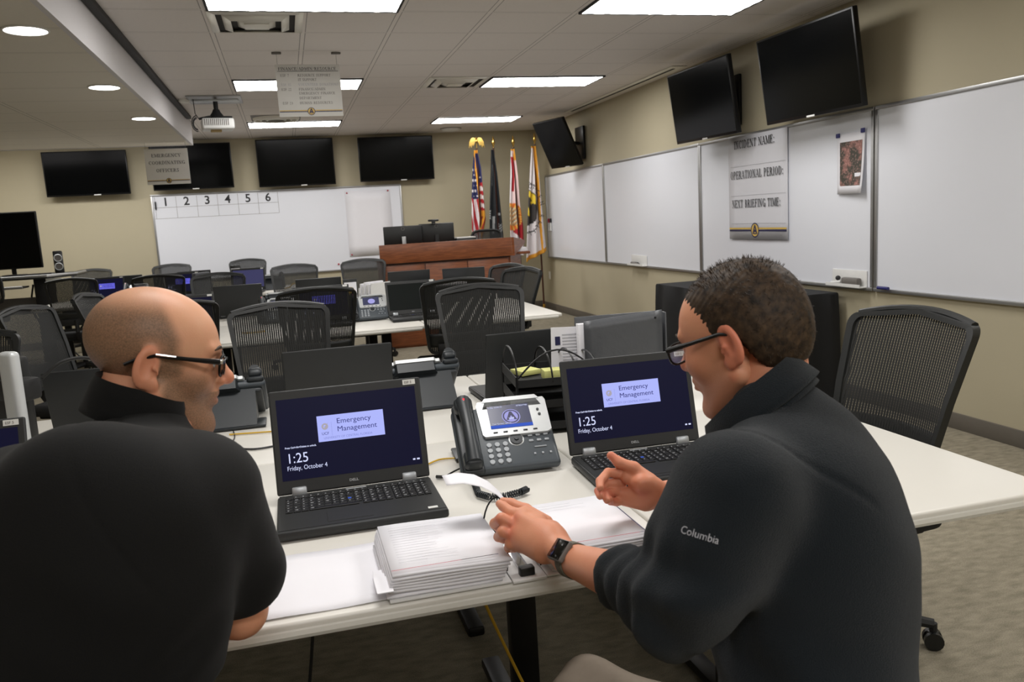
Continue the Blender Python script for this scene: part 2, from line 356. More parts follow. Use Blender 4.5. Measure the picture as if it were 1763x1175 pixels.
def serif(name, s, size, F, m, parent=None, align='CENTER', th=.15, sx=1.0, tn=.055, wd_=None):
    bm = bmesh.new(); x = 0
    if wd_: sx = wd_/((sum(_S[c][0] for c in s)+.1*len(s))*size)
    tot = (sum(_S[c][0] for c in s)+.1*len(s))*size*sx
    off = -tot/2 if align == 'CENTER' else 0
    def q(pts): 
        bm.faces.new([bm.verts.new(F @ Vector((off+(x+a)*size*sx, b*size, .0004))) for a, b in pts])
    for c in s:
        wd, st = _S[c]
        for e in st:
            if e[0] == 's':
                _, x0, y0, x1, y1, k = e; wv = (th if k else tn)/2
                dx, dy = x1-x0, y1-y0; l = math.hypot(dx, dy)
                if abs(dy) > abs(dx)*.3: q([(x0-wv, y0), (x0+wv, y0), (x1+wv, y1), (x1-wv, y1)])
                else: q([(x0, y0-wv), (x1, y1-wv), (x1, y1+wv), (x0, y0+wv)])
            elif e[0] == 'o':
                _, cx, cy, rx, ry, a0, a1 = e; n = max(6, int((a1-a0)/18))
                for i in range(n):
                    A = [math.radians(a0+(a1-a0)*(i+k)/n) for k in (0, 1)]
                    ox = [(cx+rx*math.cos(a), cy+ry*math.sin(a)) for a in A]; ix = [(cx+(rx-th)*math.cos(a), cy+(ry-tn)*math.sin(a)) for a in A]
                    q([ox[0], ox[1], ix[1], ix[0]])
            elif e[0] == 'f':
                _, fx, fy = e; y0 = 0 if fy == 0 else 1-tn; q([(fx-.14, y0), (fx+.14, y0), (fx+.14, y0+tn), (fx-.14, y0+tn)])
            else:
                _, fx, fy = e; q([(fx-.07, fy-.07), (fx+.07, fy-.07), (fx+.07, fy+.07), (fx-.07, fy+.07)])
        x += wd+.1
    me = bpy.data.meshes.new(name); bm.to_mesh(me); bm.free(); me.materials.append(m)
    o = bpy.data.objects.new(name, me); COL.objects.link(o)
    if parent: o.parent = parent
    return o
def disc(b, cx, cy, r, F, z=0, n=28, sy=1, r0=None):
    if r0 is None: b.bm.faces.new([b.bm.verts.new(F @ Vector((cx+r*math.cos(2*PI*k/n), cy+r*sy*math.sin(2*PI*k/n), z))) for k in range(n)])
    else:
        for k in range(n):
            a0, a1 = 2*PI*k/n, 2*PI*(k+1)/n
            b.bm.faces.new([b.bm.verts.new(F @ Vector((cx+rr*math.cos(a), cy+rr*sy*math.sin(a), z))) for rr, a in ((r0, a0), (r, a0), (r, a1), (r0, a1))])
    return b
def poly(b, pts, F, z=0):
    b.bm.faces.new([b.bm.verts.new(F @ Vector((x, y, z))) for x, y in pts]); return b
def rect(b, x0, y0, x1, y1, F, z=0): return poly(b, [(x0, y0), (x1, y0), (x1, y1), (x0, y1)], F, z)
def emblem(F, cx, cy, r, parent, w0, w1):
    """two rules and the round emblem at the foot of the printed signs"""
    a = B(); rect(a, w0, cy+r*.12, w1, cy+r*.34, F, .0006); disc(a, cx, cy, r*.86, F, .0012); a.build('gold_rule', K['gold'], parent, keepn=True)
    n = B(); rect(n, w0, cy-r*.16, w1, cy+r*.06, F, .0006); disc(n, cx, cy, r, F, .0014, r0=r*.84)
    poly(n, [(cx-r*.62, cy-r*.5), (cx-r*.3, cy-r*.5), (cx, cy+r*.35), (cx+r*.3, cy-r*.5), (cx+r*.62, cy-r*.5), (cx+r*.1, cy+r*.72), (cx-r*.1, cy+r*.72)], F, .0016)
    disc(n, cx, cy-r*.12, r*.2, F, .0017); rect(n, cx-r*.3, cy-r*.55, cx+r*.3, cy-r*.4, F, .0017)
    n.build('emblem', K['navy'], parent, keepn=True)
# ================================================================== ROOM
XR, YB, ZC, XL, YF = 3.828, 12.41, 2.74, -4.2, -4.6
XS, ZS, YS = -.948, 2.478, 10.45       # lower ceiling: edge, height, far end
def plane(name, pts, m):
    return struct(B().quad(*pts).build(name, m, keepn=True))
def slab(name, c, d, m, **k): return struct(B().box(c, d).build(name, m, **k))
slab('floor', ((XR+XL)/2, (YB+YF)/2, -.05), (XR-XL+.6, YB-YF+1.2, .1), K['carpet'])
slab('ceiling', ((XR+XL)/2, (YB+YF)/2, ZC+.05), (XR-XL+.6, YB-YF+1.2, .1), K['ceil'])
slab('wall_right', (XR+.05, (YB+YF)/2, ZC/2), (.1, YB-YF+.2, ZC), K['wall'])
slab('wall_left', (XL-.05, (YB+YF)/2+.2, ZC/2), (.1, YB-YF+.6, ZC), K['wall'])
slab('wall_near', ((XR+XL)/2, YF-.05, ZC/2), (XR-XL+.2, .1, ZC), K['wall'])
b = B(); b.box(((XR+XL)/2, YB+.05, ZC/2), (XR-XL, .1, ZC))
struct(b.build('wall_back', K['wall']))
b = B(); b.box(((XL+XS)/2-.01, (YS+YF)/2, ZS+.04), (XS-XL-.02, YS-YF, .08)); struct(b.build('ceiling_left', K['ceil2']))
b = B(); b.box((XS-.012, (YS+YF)/2, (ZS+ZC)/2-.004), (.03, YS-YF+.02, ZC-ZS+.006)); b.box(((XL+XS)/2, YS+.005, (ZS+ZC)/2-.004), (XS-XL, .02, ZC-ZS+.006))
struct(b.build('trim_1', K['gyp'])); 
struct(B().box((XS+.032, (9.96+YF)/2, ZC-.018), (.052, 9.96-YF, .034), bev=.004).build('dark_slot_strip', K['blackm']))  # black strip set where the dark slot runs beside the lower ceiling
struct(B().box((XR-.006, (YB+YF)/2, .05), (.012, YB-YF, .1), bev=.003).build('baseboard_right', K['base']))
struct(B().box(((XR+XL)/2, YB-.006, .05), (XR-XL, .012, .1), bev=.003).build('baseboard_back', K['base']))
struct(B().box((XL+.006, (YB+YF)/2, .05), (.012, YB-YF, .1), bev=.003).build('baseboard_left', K['base']))

# ---- ceiling lights: 4 ft x 2 ft lensed troffers
def troffer():
    r = empty('ceiling_light'); W, D = 2*T-.03, T-.03
    f = B()
    for c, d in (((0, D/2-.008, -.004), (W, .016, .012)), ((0, -D/2+.008, -.004), (W, .016, .012)), ((W/2-.008, 0, -.004), (.016, D, .012)), ((-W/2+.008, 0, -.004), (.016, D, .012))): f.box(c, d)
    f.build('frame', K['blackm'], r)
    l = B()
    nx, ny = 18, 9
    P = [[(-W/2+.016+(W-.032)*i/nx, -D/2+.016+(D-.032)*j/ny, -.006-.003*((i+j) % 2)) for j in range(ny+1)] for i in range(nx+1)]
    l.grid(P); l.build('diffuser', K['glow'], r, keepn=True); return r
tr0 = troffer(); first = True
nm = {(0, -1): 'bright four-foot ceiling light nearest the camera, left of centre', (4, -1): 'bright four-foot ceiling light at the top edge, right of centre',
      (0, 4): 'lit ceiling light partly hidden by the hanging finance sign', (4, 4): 'lit ceiling light in mid room beside the square vent',
      (0, 9): 'thin far ceiling light below the hanging finance sign', (4, 9): 'thin far ceiling light above the flags and right-hand back television'}
for i, j in [(i, j) for j in (9, 4, -1, -6, -11, -15) for i in (0, 4)]+[(-3.7, 9), (-6, 9)]:  # the last pair is added out of sight to brighten the back-left wall
    if True:
        o = tr0 if first else copy_tree(tr0); first = False
        o.location = (GX+(i+1)*T, GY+(j+.5)*T, ZC-.004)
        tag(o, nm.get((i, j), 'lit ceiling light behind the camera position' if j < 0 else 'added unseen ceiling light beyond the far end of the lowered ceiling'), 'ceiling light', 'fluorescent ceiling lights')
# ---- round recessed cans in the lower ceiling
def can():
    r = empty('recessed_light'); B().lathe([(.107, 0), (.107, -.006), (.098, -.008), (.095, -.002), (.095, .0)], n=32).build('trim_ring', K['white'], r)
    b = B(); disc(b, 0, 0, .095, Matrix.Identity(4), -.0045, n=32); b.build('lens', K['canglow'], r); return r
c0 = can(); first = True
for k, (y, l) in enumerate(((4.71, 'nearest and largest round recessed light'), (6.4, 'middle of the three round recessed lights'), (8.05, 'farthest and smallest round recessed light'), (2.95, 'round recessed light above the seated men'), (1.2, 'round recessed light behind the camera'), (-.6, 'round recessed light well behind the camera'))):
    for x in ((-1.115,) if k == 2 else (-1.115, -2.6, -3.6) if k > 2 else (-1.115, -3.5)):  # columns further left are added, unseen, to lift the dark left side
        o = c0 if first else copy_tree(c0); first = False
        o.location = (x-.03*(k == 0), y, ZS-.001); tag(o, l+' in the lowered ceiling' if x == -1.115 else 'added unseen recessed light deep under the lowered ceiling, out at the far left', 'recessed light', 'round recessed lights')
# ---- square diffusers
def vent(name):
    r = empty(name); b = B()
    n = 3
    for k in range(n):
        s0 = .285-k*.085; s1 = s0-.05; z0 = -.002; z1 = -.03 if k else -.012
        for sx, sy, in ((1, 0), (-1, 0), (0, 1), (0, -1)):
            if sx: b.quad((sx*s0, -s0, z0), (sx*s0, s0, z0), (sx*s1, s1, z1), (sx*s1, -s1, z1))
            else: b.quad((-s0, sy*s0, z0), (s0, sy*s0, z0), (s1, sy*s1, z1), (-s1, sy*s1, z1))
    b.build('louvre', K['ventm'], r, solid=.003); B().box((0, 0, -.028), (.15, .15, .006), bev=.002).build('centre_plate', K['ventm'], r)
    B().box((0, 0, -.0015), (.5, .5, .002)).build('throat', K['dark'], r); return r
v = vent('ceiling_vent'); v.location = (GX+.5*T, GY+.5*T, ZC-.001); tag(v, 'square stepped ceiling vent just beyond the nearest ceiling light', 'ceiling vent', 'square ceiling vents')
v2 = copy_tree(v); v2.location = (GX+3.5*T, GY+4.5*T, ZC-.001); tag(v2, 'square stepped ceiling vent left of the mid-room ceiling light', 'ceiling vent', 'square ceiling vents')
r = empty('ceiling_vent', (GX+.62*T, GY+8.5*T, ZC-.001), 0, 'round-cored ceiling vent just before the far left ceiling light', 'ceiling vent')
b = B()
for s in (.27, .2, .13): b.lathe([(s, -.002), (s-.015, -.028), (s-.035, -.03), (s-.02, -.004)], n=32)
b.build('louvre', K['ventm'], r); B().box((0, 0, -.0015), (.56, .56, .002)).build('throat', K['inkgrey'], r)
r = empty('slot_diffuser', (3.69, 8.8, ZC-.001), 0, 'long narrow slot air diffuser along the right wall in the ceiling', 'slot diffuser')
B().box((0, 0, -.004), (.16, 3.1, .008), bev=.002).build('frame', K['ventm'], r); B().box((-.01, 0, -.009), (.028, 2.9, .003)).build('slot', K['dark'], r)
r = empty('ceiling_speaker', (2.42, 11.88, ZC-.001), 0, 'small round ceiling speaker above the back-wall television near the flags', 'ceiling speaker')
B().lathe([(.14, 0), (.14, -.008), (.12, -.03), (.04, -.045)], n=28).build('grille', K['white'], r); B().lathe([(.155, -.001), (.155, -.004)], n=28).build('rim', K['inkgrey'], r)

# ---- whiteboards
def whiteboard(F, w, h, label, group=None):
    r = empty('whiteboard', label=label, cat='whiteboard', group=group); r.matrix_world = F
    B().box((w/2, h/2, .008), (w-.01, h-.01, .012)).build('panel', K['wb'], r)
    f = B()
    for c, d in (((w/2, h-.012, .012), (w, .024, .024)), ((w/2, .012, .014), (w, .024, .028)), ((.012, h/2, .012), (.024, h-.04, .024)), ((w-.012, h/2, .012), (.024, h-.04, .024))): f.box(c, d, bev=.003)
    f.build('frame', K['alu'], r); return r
ZB, ZT = .792, 2.014
FRW = lambda y, z, off=0: frame((XR-off, y, z), (0, -1, 0), (0, 0, 1))      # right wall, x' runs towards the camera
FBW = lambda x, z, off=0: frame((x, YB-off, z), (1, 0, 0), (0, 0, 1))       # back wall
g = 'whiteboards on the right wall'
for y0, y1, l in ((11.93, 9.575, 'farthest whiteboard on the right wall beside the flags'), (9.57, 7.135, 'second farthest right-wall whiteboard with a white tray'), (7.13, 4.735, 'right-wall whiteboard that carries the incident poster and map'), (4.72, 2.3, 'nearest blank whiteboard cut by the right edge of the photo')):
    whiteboard(FRW(y0, ZB), y0-y1, ZT-ZB, l, g)
bwb = whiteboard(FBW(-1.752, ZB), 3.464, ZT-ZB, 'wide whiteboard with a numbered grid on the back wall')
BF = Matrix.Identity(4)
ln = B()
for k in range(7): rect(ln, .05+k*.2735-.002, ZT-ZB-.33, .05+k*.2735+.002, ZT-ZB-.035, BF, .0146)
for z in (.18, .33): rect(ln, .03, ZT-ZB-z-.002, .05+6*.2735, ZT-ZB-z+.002, BF, .0146)
ln.build('grid_lines', K['inkgrey'], bwb, keepn=True)
for k in range(6): text('numeral', str(k+1), .16, Tr(.05+(k+.5)*.2735, ZT-ZB-.157, .0148), K['ink'], bwb, 'CENTER', bold=.003)
r = B(); r.box((.055, ZT-ZB-.15, .026), (.02, .11, .02), bev=.005); r.build('marker', K['ink'], None).matrix_world = FBW(-1.752, ZB)
mk = [o for o in COL.objects if o.name == 'marker'][0]; tag(mk, 'short dark marker clipped at the left edge of the back-wall whiteboard', 'marker')
sh = empty('paper_sheet', label='large blank white sheet pinned on the back-wall whiteboard', cat='paper'); sh.matrix_world = FBW(.883, .985, .0146)
P = [[(i*.165, j*.16, .002+.004*math.sin(i*1.3+j)*.5+.002) for j in range(7)] for i in range(5)]
B().grid(P).build('sheet', K['paper'], sh, solid=.001)
b = B()
for x, z in ((.03, .93), (.63, .94), (.03, .03)): b.sph((x, z, .01), .012, (1, 1, .5), 10)
b.build('pins', K['red'], sh)
mg = B().lathe([(.014, 0), (.014, .008), (.01, .011)], n=14).build('magnet', K['red']); mg.matrix_world = FBW(.71, .89, .0146); tag(mg, 'small red magnet low on the back-wall whiteboard', 'magnet')

# ---- poster and map on the right wall boards
po = empty('poster', label='tall white poster headed incident name on the right wall whiteboard', cat='poster'); po.matrix_world = FRW(6.585, 1.128, .0245)
W, H = .885, .868
P = [[(i*W/8, j*H/6, .003+.004*(1-math.cos(i/8*PI*2))*.5*(1-j/6)) for j in range(7)] for i in range(9)]
B().grid(P).build('sheet', K['poster'], po, solid=.002)
I = Matrix.Identity(4)
serif('lettering', 'INCIDENT NAME:', .066, Tr(.42, .768, .0125), K['ink'], po, th=.16, tn=.07, wd_=.62)
serif('lettering', 'OPERATIONAL PERIOD:', .066, Tr(.445, .514, .0115), K['ink'], po, th=.16, tn=.07, wd_=.80)
serif('lettering', 'NEXT BRIEFING TIME:', .066, Tr(.435, .27, .0115), K['ink'], po, th=.16, tn=.07, wd_=.74)
b = B()
for z in (.62, .372, .135): rect(b, .04, z-.0012, W-.02, z+.0012, I, .009)
b.build('ruled_lines', K['inkfaint'], po, keepn=True)
emblem(Tr(0, 0, .009), .42, .078, .062, po, .01, W-.01)
mp = empty('map_print', label='aerial map print taped to the whiteboard right of the poster', cat='map'); mp.matrix_world = FRW(5.098, 1.457, .0245)
W, H = .285, .41
P = [[(i*W/6, j*H/8, .003+.03*((1-j/8)**2)*(i/6)) for j in range(9)] for i in range(7)]
B().grid(P).build('sheet', K['paper'], mp, solid=.0015)
def mapmat():
    m = bpy.data.materials.new('aerial_map'); m.use_nodes = True; N = m.node_tree.nodes; L = m.node_tree.links; b_ = N['Principled BSDF']
    tc = N.new('ShaderNodeTexCoord'); n1 = N.new('ShaderNodeTexNoise'); n1.inputs['Scale'].default_value = 14; n1.inputs['Detail'].default_value = 2
    v = N.new('ShaderNodeTexVoronoi'); v.inputs['Scale'].default_value = 60
    L.new(tc.outputs['Object'], n1.inputs['Vector']); L.new(tc.outputs['Object'], v.inputs['Vector'])
    cr = N.new('ShaderNodeValToRGB'); e = cr.color_ramp.elements; e[0].position = .47; e[0].color = srgb(40, 38, 28); e[1].position = .6; e[1].color = srgb(168, 112, 104)
    L.new(n1.outputs['Fac'], cr.inputs[0]); cr2 = N.new('ShaderNodeValToRGB'); e = cr2.color_ramp.elements; e[0].position = .1; e[0].color = srgb(206, 160, 150); e[1].position = .5; e[1].color = srgb(70, 64, 52)
    L.new(v.outputs['Distance'], cr2.inputs[0]); mx = N.new('ShaderNodeMix'); mx.data_type = 'RGBA'; mx.inputs[0].default_value = .4
    L.new(cr.outputs[0], mx.inputs[6]); L.new(cr2.outputs[0], mx.inputs[7]); L.new(mx.outputs[2], b_.inputs['Base Color']); return m
P = [[(.03+i*(W-.05)/6, .055+j*.3/8, .006+.03*((1-(.055+j*.0375)/H)**2)*(i/6)) for j in range(9)] for i in range(7)]
B().grid(P).build('printed_map', mapmat(), mp, keepn=True)
b = B(); b.box((.01, .405, .008), (.04, .03, .006), bev=.002); b.box((.27, .415, .008), (.04, .03, .006), bev=.002); b.build('tape', K['bluetape'], mp)
B().box((.235, .125, .02), (.06, .025, .002)).build('legend_box', K['paper'], mp)
# ---- eraser trays
def tray(y, big):
    r = empty('marker_tray', label='white magnetic tray holding a dark eraser at the bottom of the board' if big else 'small white tray with markers on the second farthest whiteboard', cat='tray'); w = .37 if big else .42
    r.matrix_world = FRW(y, .822, .0145)
    B().box((w/2, .045, .005), (w, .12, .006), bev=.002).build('back_plate', K['white'], r); b = B(); b.box((w/2, -.008, .035), (w, .008, .06), bev=.002); b.box((w/2, .002, .064), (w, .02, .004)); b.build('shelf', K['white'], r)
    return r
tray(5.16, True); tray(8.79, False)
def onwall(name, bb, m, F, label, cat): o = bb.build(name, m); o.matrix_world = F; return tag(o, label, cat)
onwall('whiteboard_eraser', B().box((.25, .03, .04), (.17, .05, .045), bev=.012), K['inkgrey'], FRW(5.16, .822, .0145), 'dark grey eraser lying in the nearer marker tray', 'eraser')
onwall('dry_marker', B().cyl((.03, .008, .04), (.14, .02, .04), .009, n=10), K['white'], FRW(5.16, .822, .0145), 'white marker with black cap in the nearer marker tray', 'marker')
onwall('magnet', B().sph((.1, .045, .035), .018, n=12), K['ink'], FRW(5.16, .822, .0145), 'small black round magnet above the nearer marker tray', 'magnet')
onwall('dry_marker', B().cyl((.05, .012, .03), (.22, .012, .03), .016, n=10), K['ink'], FRW(8.79, .822, .0145), 'black marker lying in the farther small tray', 'marker')
onwall('dry_marker', B().cyl((.1, .02, .052), (.3, .005, .05), .013, n=10), K['inkgrey'], FRW(8.79, .822, .0145), 'grey marker leaning at the right in the farther small tray', 'marker')
onwall('dry_marker', B().cyl((.06, .012, .035), (.16, .012, .035), .011, n=10), K['bluetape'], FRW(4.71, .812, .012), 'blue marker on the bottom rail of the nearest whiteboard', 'marker')
for k, (dy, m, l) in enumerate(((0, 'red', 'red-capped marker clipped beside the flags'), (.09, 'ink', 'black-capped marker clipped beside the flags'))):
    r = empty('clipped_marker', label=l, cat='marker'); r.matrix_world = FRW(11.8-dy, 1.2, .03)
    B().cyl((0, 0, 0), (0, .12, 0), .014, n=12).build('barrel', K['white'], r); B().cyl((0, .12, 0), (0, .18, 0), .016, n=12).build('cap', K[m], r)
# ---- outlets
for y, z in ((11.96, .52), (8.1, .47)):
    r = empty('wall_outlet', label='cream outlet on the right wall %s' % ('under the farthest whiteboard' if y > 10 else 'behind the black-draped table'), cat='outlet'); r.matrix_world = FRW(y, z, 0)
    B().box((0, 0, .004), (.075, .12, .008), bev=.003).build('cover_plate', K['ventm'], r)
    b = B(); b.box((0, .025, .009), (.03, .03, .003), bev=.003); b.box((0, -.025, .009), (.03, .03, .003), bev=.003); b.build('sockets', K['white'], r)

# ---- televisions
def tv(F, w, h, label, group, off=.08, arm=True, brand=.5):
    r = empty('television', label=label, cat='television', group=group); r.matrix_world = F
    B().box((0, 0, -.02), (w, h, .04), bev=.006).build('bezel', K['tvbody'], r)
    b = B(); rect(b, -w/2+.014, -h/2+.022, w/2-.014, h/2-.014, I, .0006); b.build('screen', K['tvscreen'], r, keepn=True)
    B().box(((brand-.5)*w, -h/2+.006, .002), (.085, .013, .004), bev=.001).build('brand_plate', K['white'], r)
    return r
def bracket(r, F, wallF):
    pass
g = 'televisions on the back wall'
for x0, x1, z0, z1, l, br in ((-3.0, -1.97, 2.035, 2.62, 'leftmost black television on the back wall under the lowered ceiling', .6), (-1.68, -.63, 2.06, 2.675, 'black back-wall television half hidden by the coordinating officers sign', .52), (-.295, .765, 2.045, 2.697, 'third black television from the left on the back wall', .58), (1.115, 2.205, 2.058, 2.688, 'rightmost black television on the back wall, nearest the flags', .58)):
    F = frame(((x0+x1)/2, YB-.17, (z0+z1)/2), (1, 0, 0), (0, -.04, 1))
    t = tv(F, x1-x0, z1-z0, l, g, brand=br)
    B().box((0, 0, -.1), (.3, .3, .12), bev=.01).build('wall_bracket', K['tvbody'], t)
g = 'televisions on the right wall'
def rtv(p_tl, p_tr, p_bl, label, br=.5, plate=None):
    tl, trr, bl = Vector(p_tl), Vector(p_tr), Vector(p_bl); c = (trr+bl)/2
    F = frame(c, trr-tl, tl-bl); t = tv(F, (trr-tl).length, (tl-bl).length, label, g, brand=br)
    inv = F.inverted(); a = inv @ Vector((XR-.02, c.y, c.z))
    b = B(); b.tube([(0, 0, -.03), (0, 0, -.06), (a.x, a.y, a.z)], .022, 8); b.build('support_arm', K['tvbody'], t)
    q = B(); q.box((0, 0, 0), (.03, .3, .42), bev=.006); o = q.build('wall_plate', K['tvbody'], t); o.matrix_local = inv @ Tr(XR-.03, c.y-.02, c.z)
    return t
# (corner places: far top, near top, far bottom)
rtv((3.47, 5.60, 2.605), (3.50, 4.56, 2.60), (3.56, 5.60, 2.0), 'largest and nearest black television on the right wall')
rtv((3.47, 7.07, 2.615), (3.46, 5.99, 2.60), (3.56, 7.09, 2.005), 'middle black television on the right wall')
rtv((3.26, 10.55, 2.62), (3.46, 9.92, 2.62), (3.50, 10.72, 2.04), 'farthest tilted television on the right wall by the corner', br=.55)

# ---- hanging signs
def hsign(c, w, h, label, lines, bm_='sign'):
    r = empty('hanging_sign', label=label, cat='sign'); r.matrix_world = frame(c, (1, .02, 0), (0, 0, 1))
    B().box((0, 0, -.003), (w, h, .006), bev=.001).build('board', K[bm_], r)
    for s, x, y, sz, m, al, ww in lines: serif('lettering', s, sz, Tr(x, y, .001), K[m], r, al, wd_=ww, th=.14, tn=.06)
    emblem(Tr(0, 0, .001), 0, -h/2+.1*h, h*.075, r, -w/2+.005, w/2-.005); return r
YH = 6.58
def c_at(px, py, Y):
    d = _f + _r*((px-881.5)/FPX) - _u*((py-587.5)/FPX); return CAM + d*(Y/d.y)
tl, trr, bl = c_at(476, 112.5, YH), c_at(587, 109.5, YH), c_at(478.5, 203, YH)
w_ = (trr-tl).length; h_ = (tl-bl).length; cc = (trr+bl)/2
q_ = w_/111
L = [('FINANCE/ADMIN/RESOURCE', -.5*q_, h_*.5-10*q_, 5*q_, 'ink', 'CENTER', .9*w_)]
for a, bb, m, yy, wa, wb_ in (('ESF 7', 'RESOURCE SUPPORT', 'inkgrey', 18.3, .135, .515), ('', 'IT SUPPORT', 'inkgrey', 25.7, 0, .29), ('ESF 15', 'VOLUNTEER DONATIONS', 'inkfaint', 34, .155, .63), ('ESF 22', 'FINANCE/ADMIN', 'inkgrey', 42, .155, .42), ('', 'EMERGENCY FINANCE', 'inkgrey', 49, 0, .565), ('', 'DEPARTMENT', 'inkgrey', 57, 0, .345), ('ESF 23', 'HUMAN RESOURCES', 'inkgrey', 65.5, .16, .515)):
    y = h_*.5-(yy+2.5)*q_
    if a: L.append((a, -w_*.43, y, 4.2*q_, m, 'LEFT', wa*w_))
    L.append((bb, -w_*.165, y, 4.4*q_, m, 'LEFT', wb_*w_))
s1 = hsign(cc, w_, h_, 'hanging finance admin resource sign in front of a ceiling light', L)
b = B(); rect(b, -w_*.47, h_*.5-12*q_, w_*.47, h_*.5-11.2*q_, I, .0015); b.build('underline', K['ink'], s1, keepn=True)
b = B()
for x in (-w_*.46, w_*.46): b.cyl((x, h_/2, -.003), (x, ZC-cc.z-.01, -.003), .0012, n=6)
b.build('wires', K['inkgrey'], s1); b = B()
for x in (-w_*.46, w_*.46): b.box((x, ZC-cc.z-.009, 0), (.07, .012, .03), bev=.003)
b.build('ceiling_hooks', K['inkgrey'], s1)
Y2 = YS-.35
tl, trr, bl = c_at(249, 259, Y2), c_at(323.5, 253.5, Y2), c_at(253, 320.5, Y2); w_ = (trr-tl).length; h_ = (tl-bl).length; cc = (trr+bl)/2
s2 = hsign(cc, w_, h_, 'hanging emergency coordinating officers sign before a back-wall television', [('EMERGENCY', 0, h_*.5-15*w_/75, 6*w_/75, 'ink', 'CENTER', .68*w_), ('COORDINATING', 0, h_*.5-28*w_/75, 6*w_/75, 'ink', 'CENTER', .84*w_), ('OFFICERS', 0, h_*.5-42*w_/75, 6*w_/75, 'ink', 'CENTER', .53*w_)], 'signl')
b = B()
for x in (-w_*.46, w_*.46): b.cyl((x, h_/2, -.003), (x, ZS-cc.z, -.003), .0015, n=6)
b.build('wires', K['inkgrey'], s2)

# ---- projector on its ceiling mount
pr = empty('projector', (-.545, 8.75, 2.49), math.radians(8), 'white projector hung from the ceiling beside the lowered ceiling edge', 'projector')
B().box((0, 0, 0), (.3, .24, .105), bev=.02, seg=3).build('casing', K['white'], pr)
b = B()
for k in range(13): b.box((-.125+k*.018, -.119, .012), (.009, .006, .062))
b.build('vent_grille', K['inkgrey'], pr); B().cyl((.06, .12, 0), (.06, .15, 0), .035, n=20).build('projection_lens', K['tvscreen'], pr)
B().box((-.02, -.02, -.062), (.1, .06, .022), bev=.003).build('cable_clip', K['tan'], pr)
b = B(); b.cyl((.0, 0, .14), (.0, 0, .25), .022, n=14); b.lathe([(.09, .055), (.075, .07), (.04, .12), (.03, .145)], n=20); b.tube([(-.17, -.05, .05), (-.08, -.04, .07), (.14, -.04, .065)], .012, 8); b.build('mount', K['blackm'], pr)
b = B(); 
for k, (rad, off) in enumerate(((.06, 0), (.05, .015), (.075, -.01))): b.tube([(-.13+(-1)*.06-rad*.7*math.sin(a)*(1), -.09+off, -.0+rad*math.cos(a)) for a in [PI*j/12 for j in range(13)]], .0045, 6)
b.tube([(-.17, -.05, .05), (-.2, -.05, .1), (-.205, -.04, .24)], .004, 6); b.build('cables', K['blackm'], pr)
mt = empty('ceiling_plate', (-.545, 8.78, ZC-.001), 0, 'grey metal ceiling plate above the hung projector', 'mounting plate')
B().box((0, 0, -.006), (.5, .5, .012), bev=.003).build('plate', K['alu'], mt); B().box((0, -.02, -.02), (.44, .1, .02), bev=.004).build('rail', K['silver'], mt)
sp = empty('sprinkler_head', (-.83, 8.75, ZC-.001), 0, 'small pale smoke detector on the ceiling left of the projector', 'detector')
B().lathe([(.055, 0), (.055, -.015), (.04, -.035), (.015, -.04)], n=20).build('housing', K['ventm'], sp)

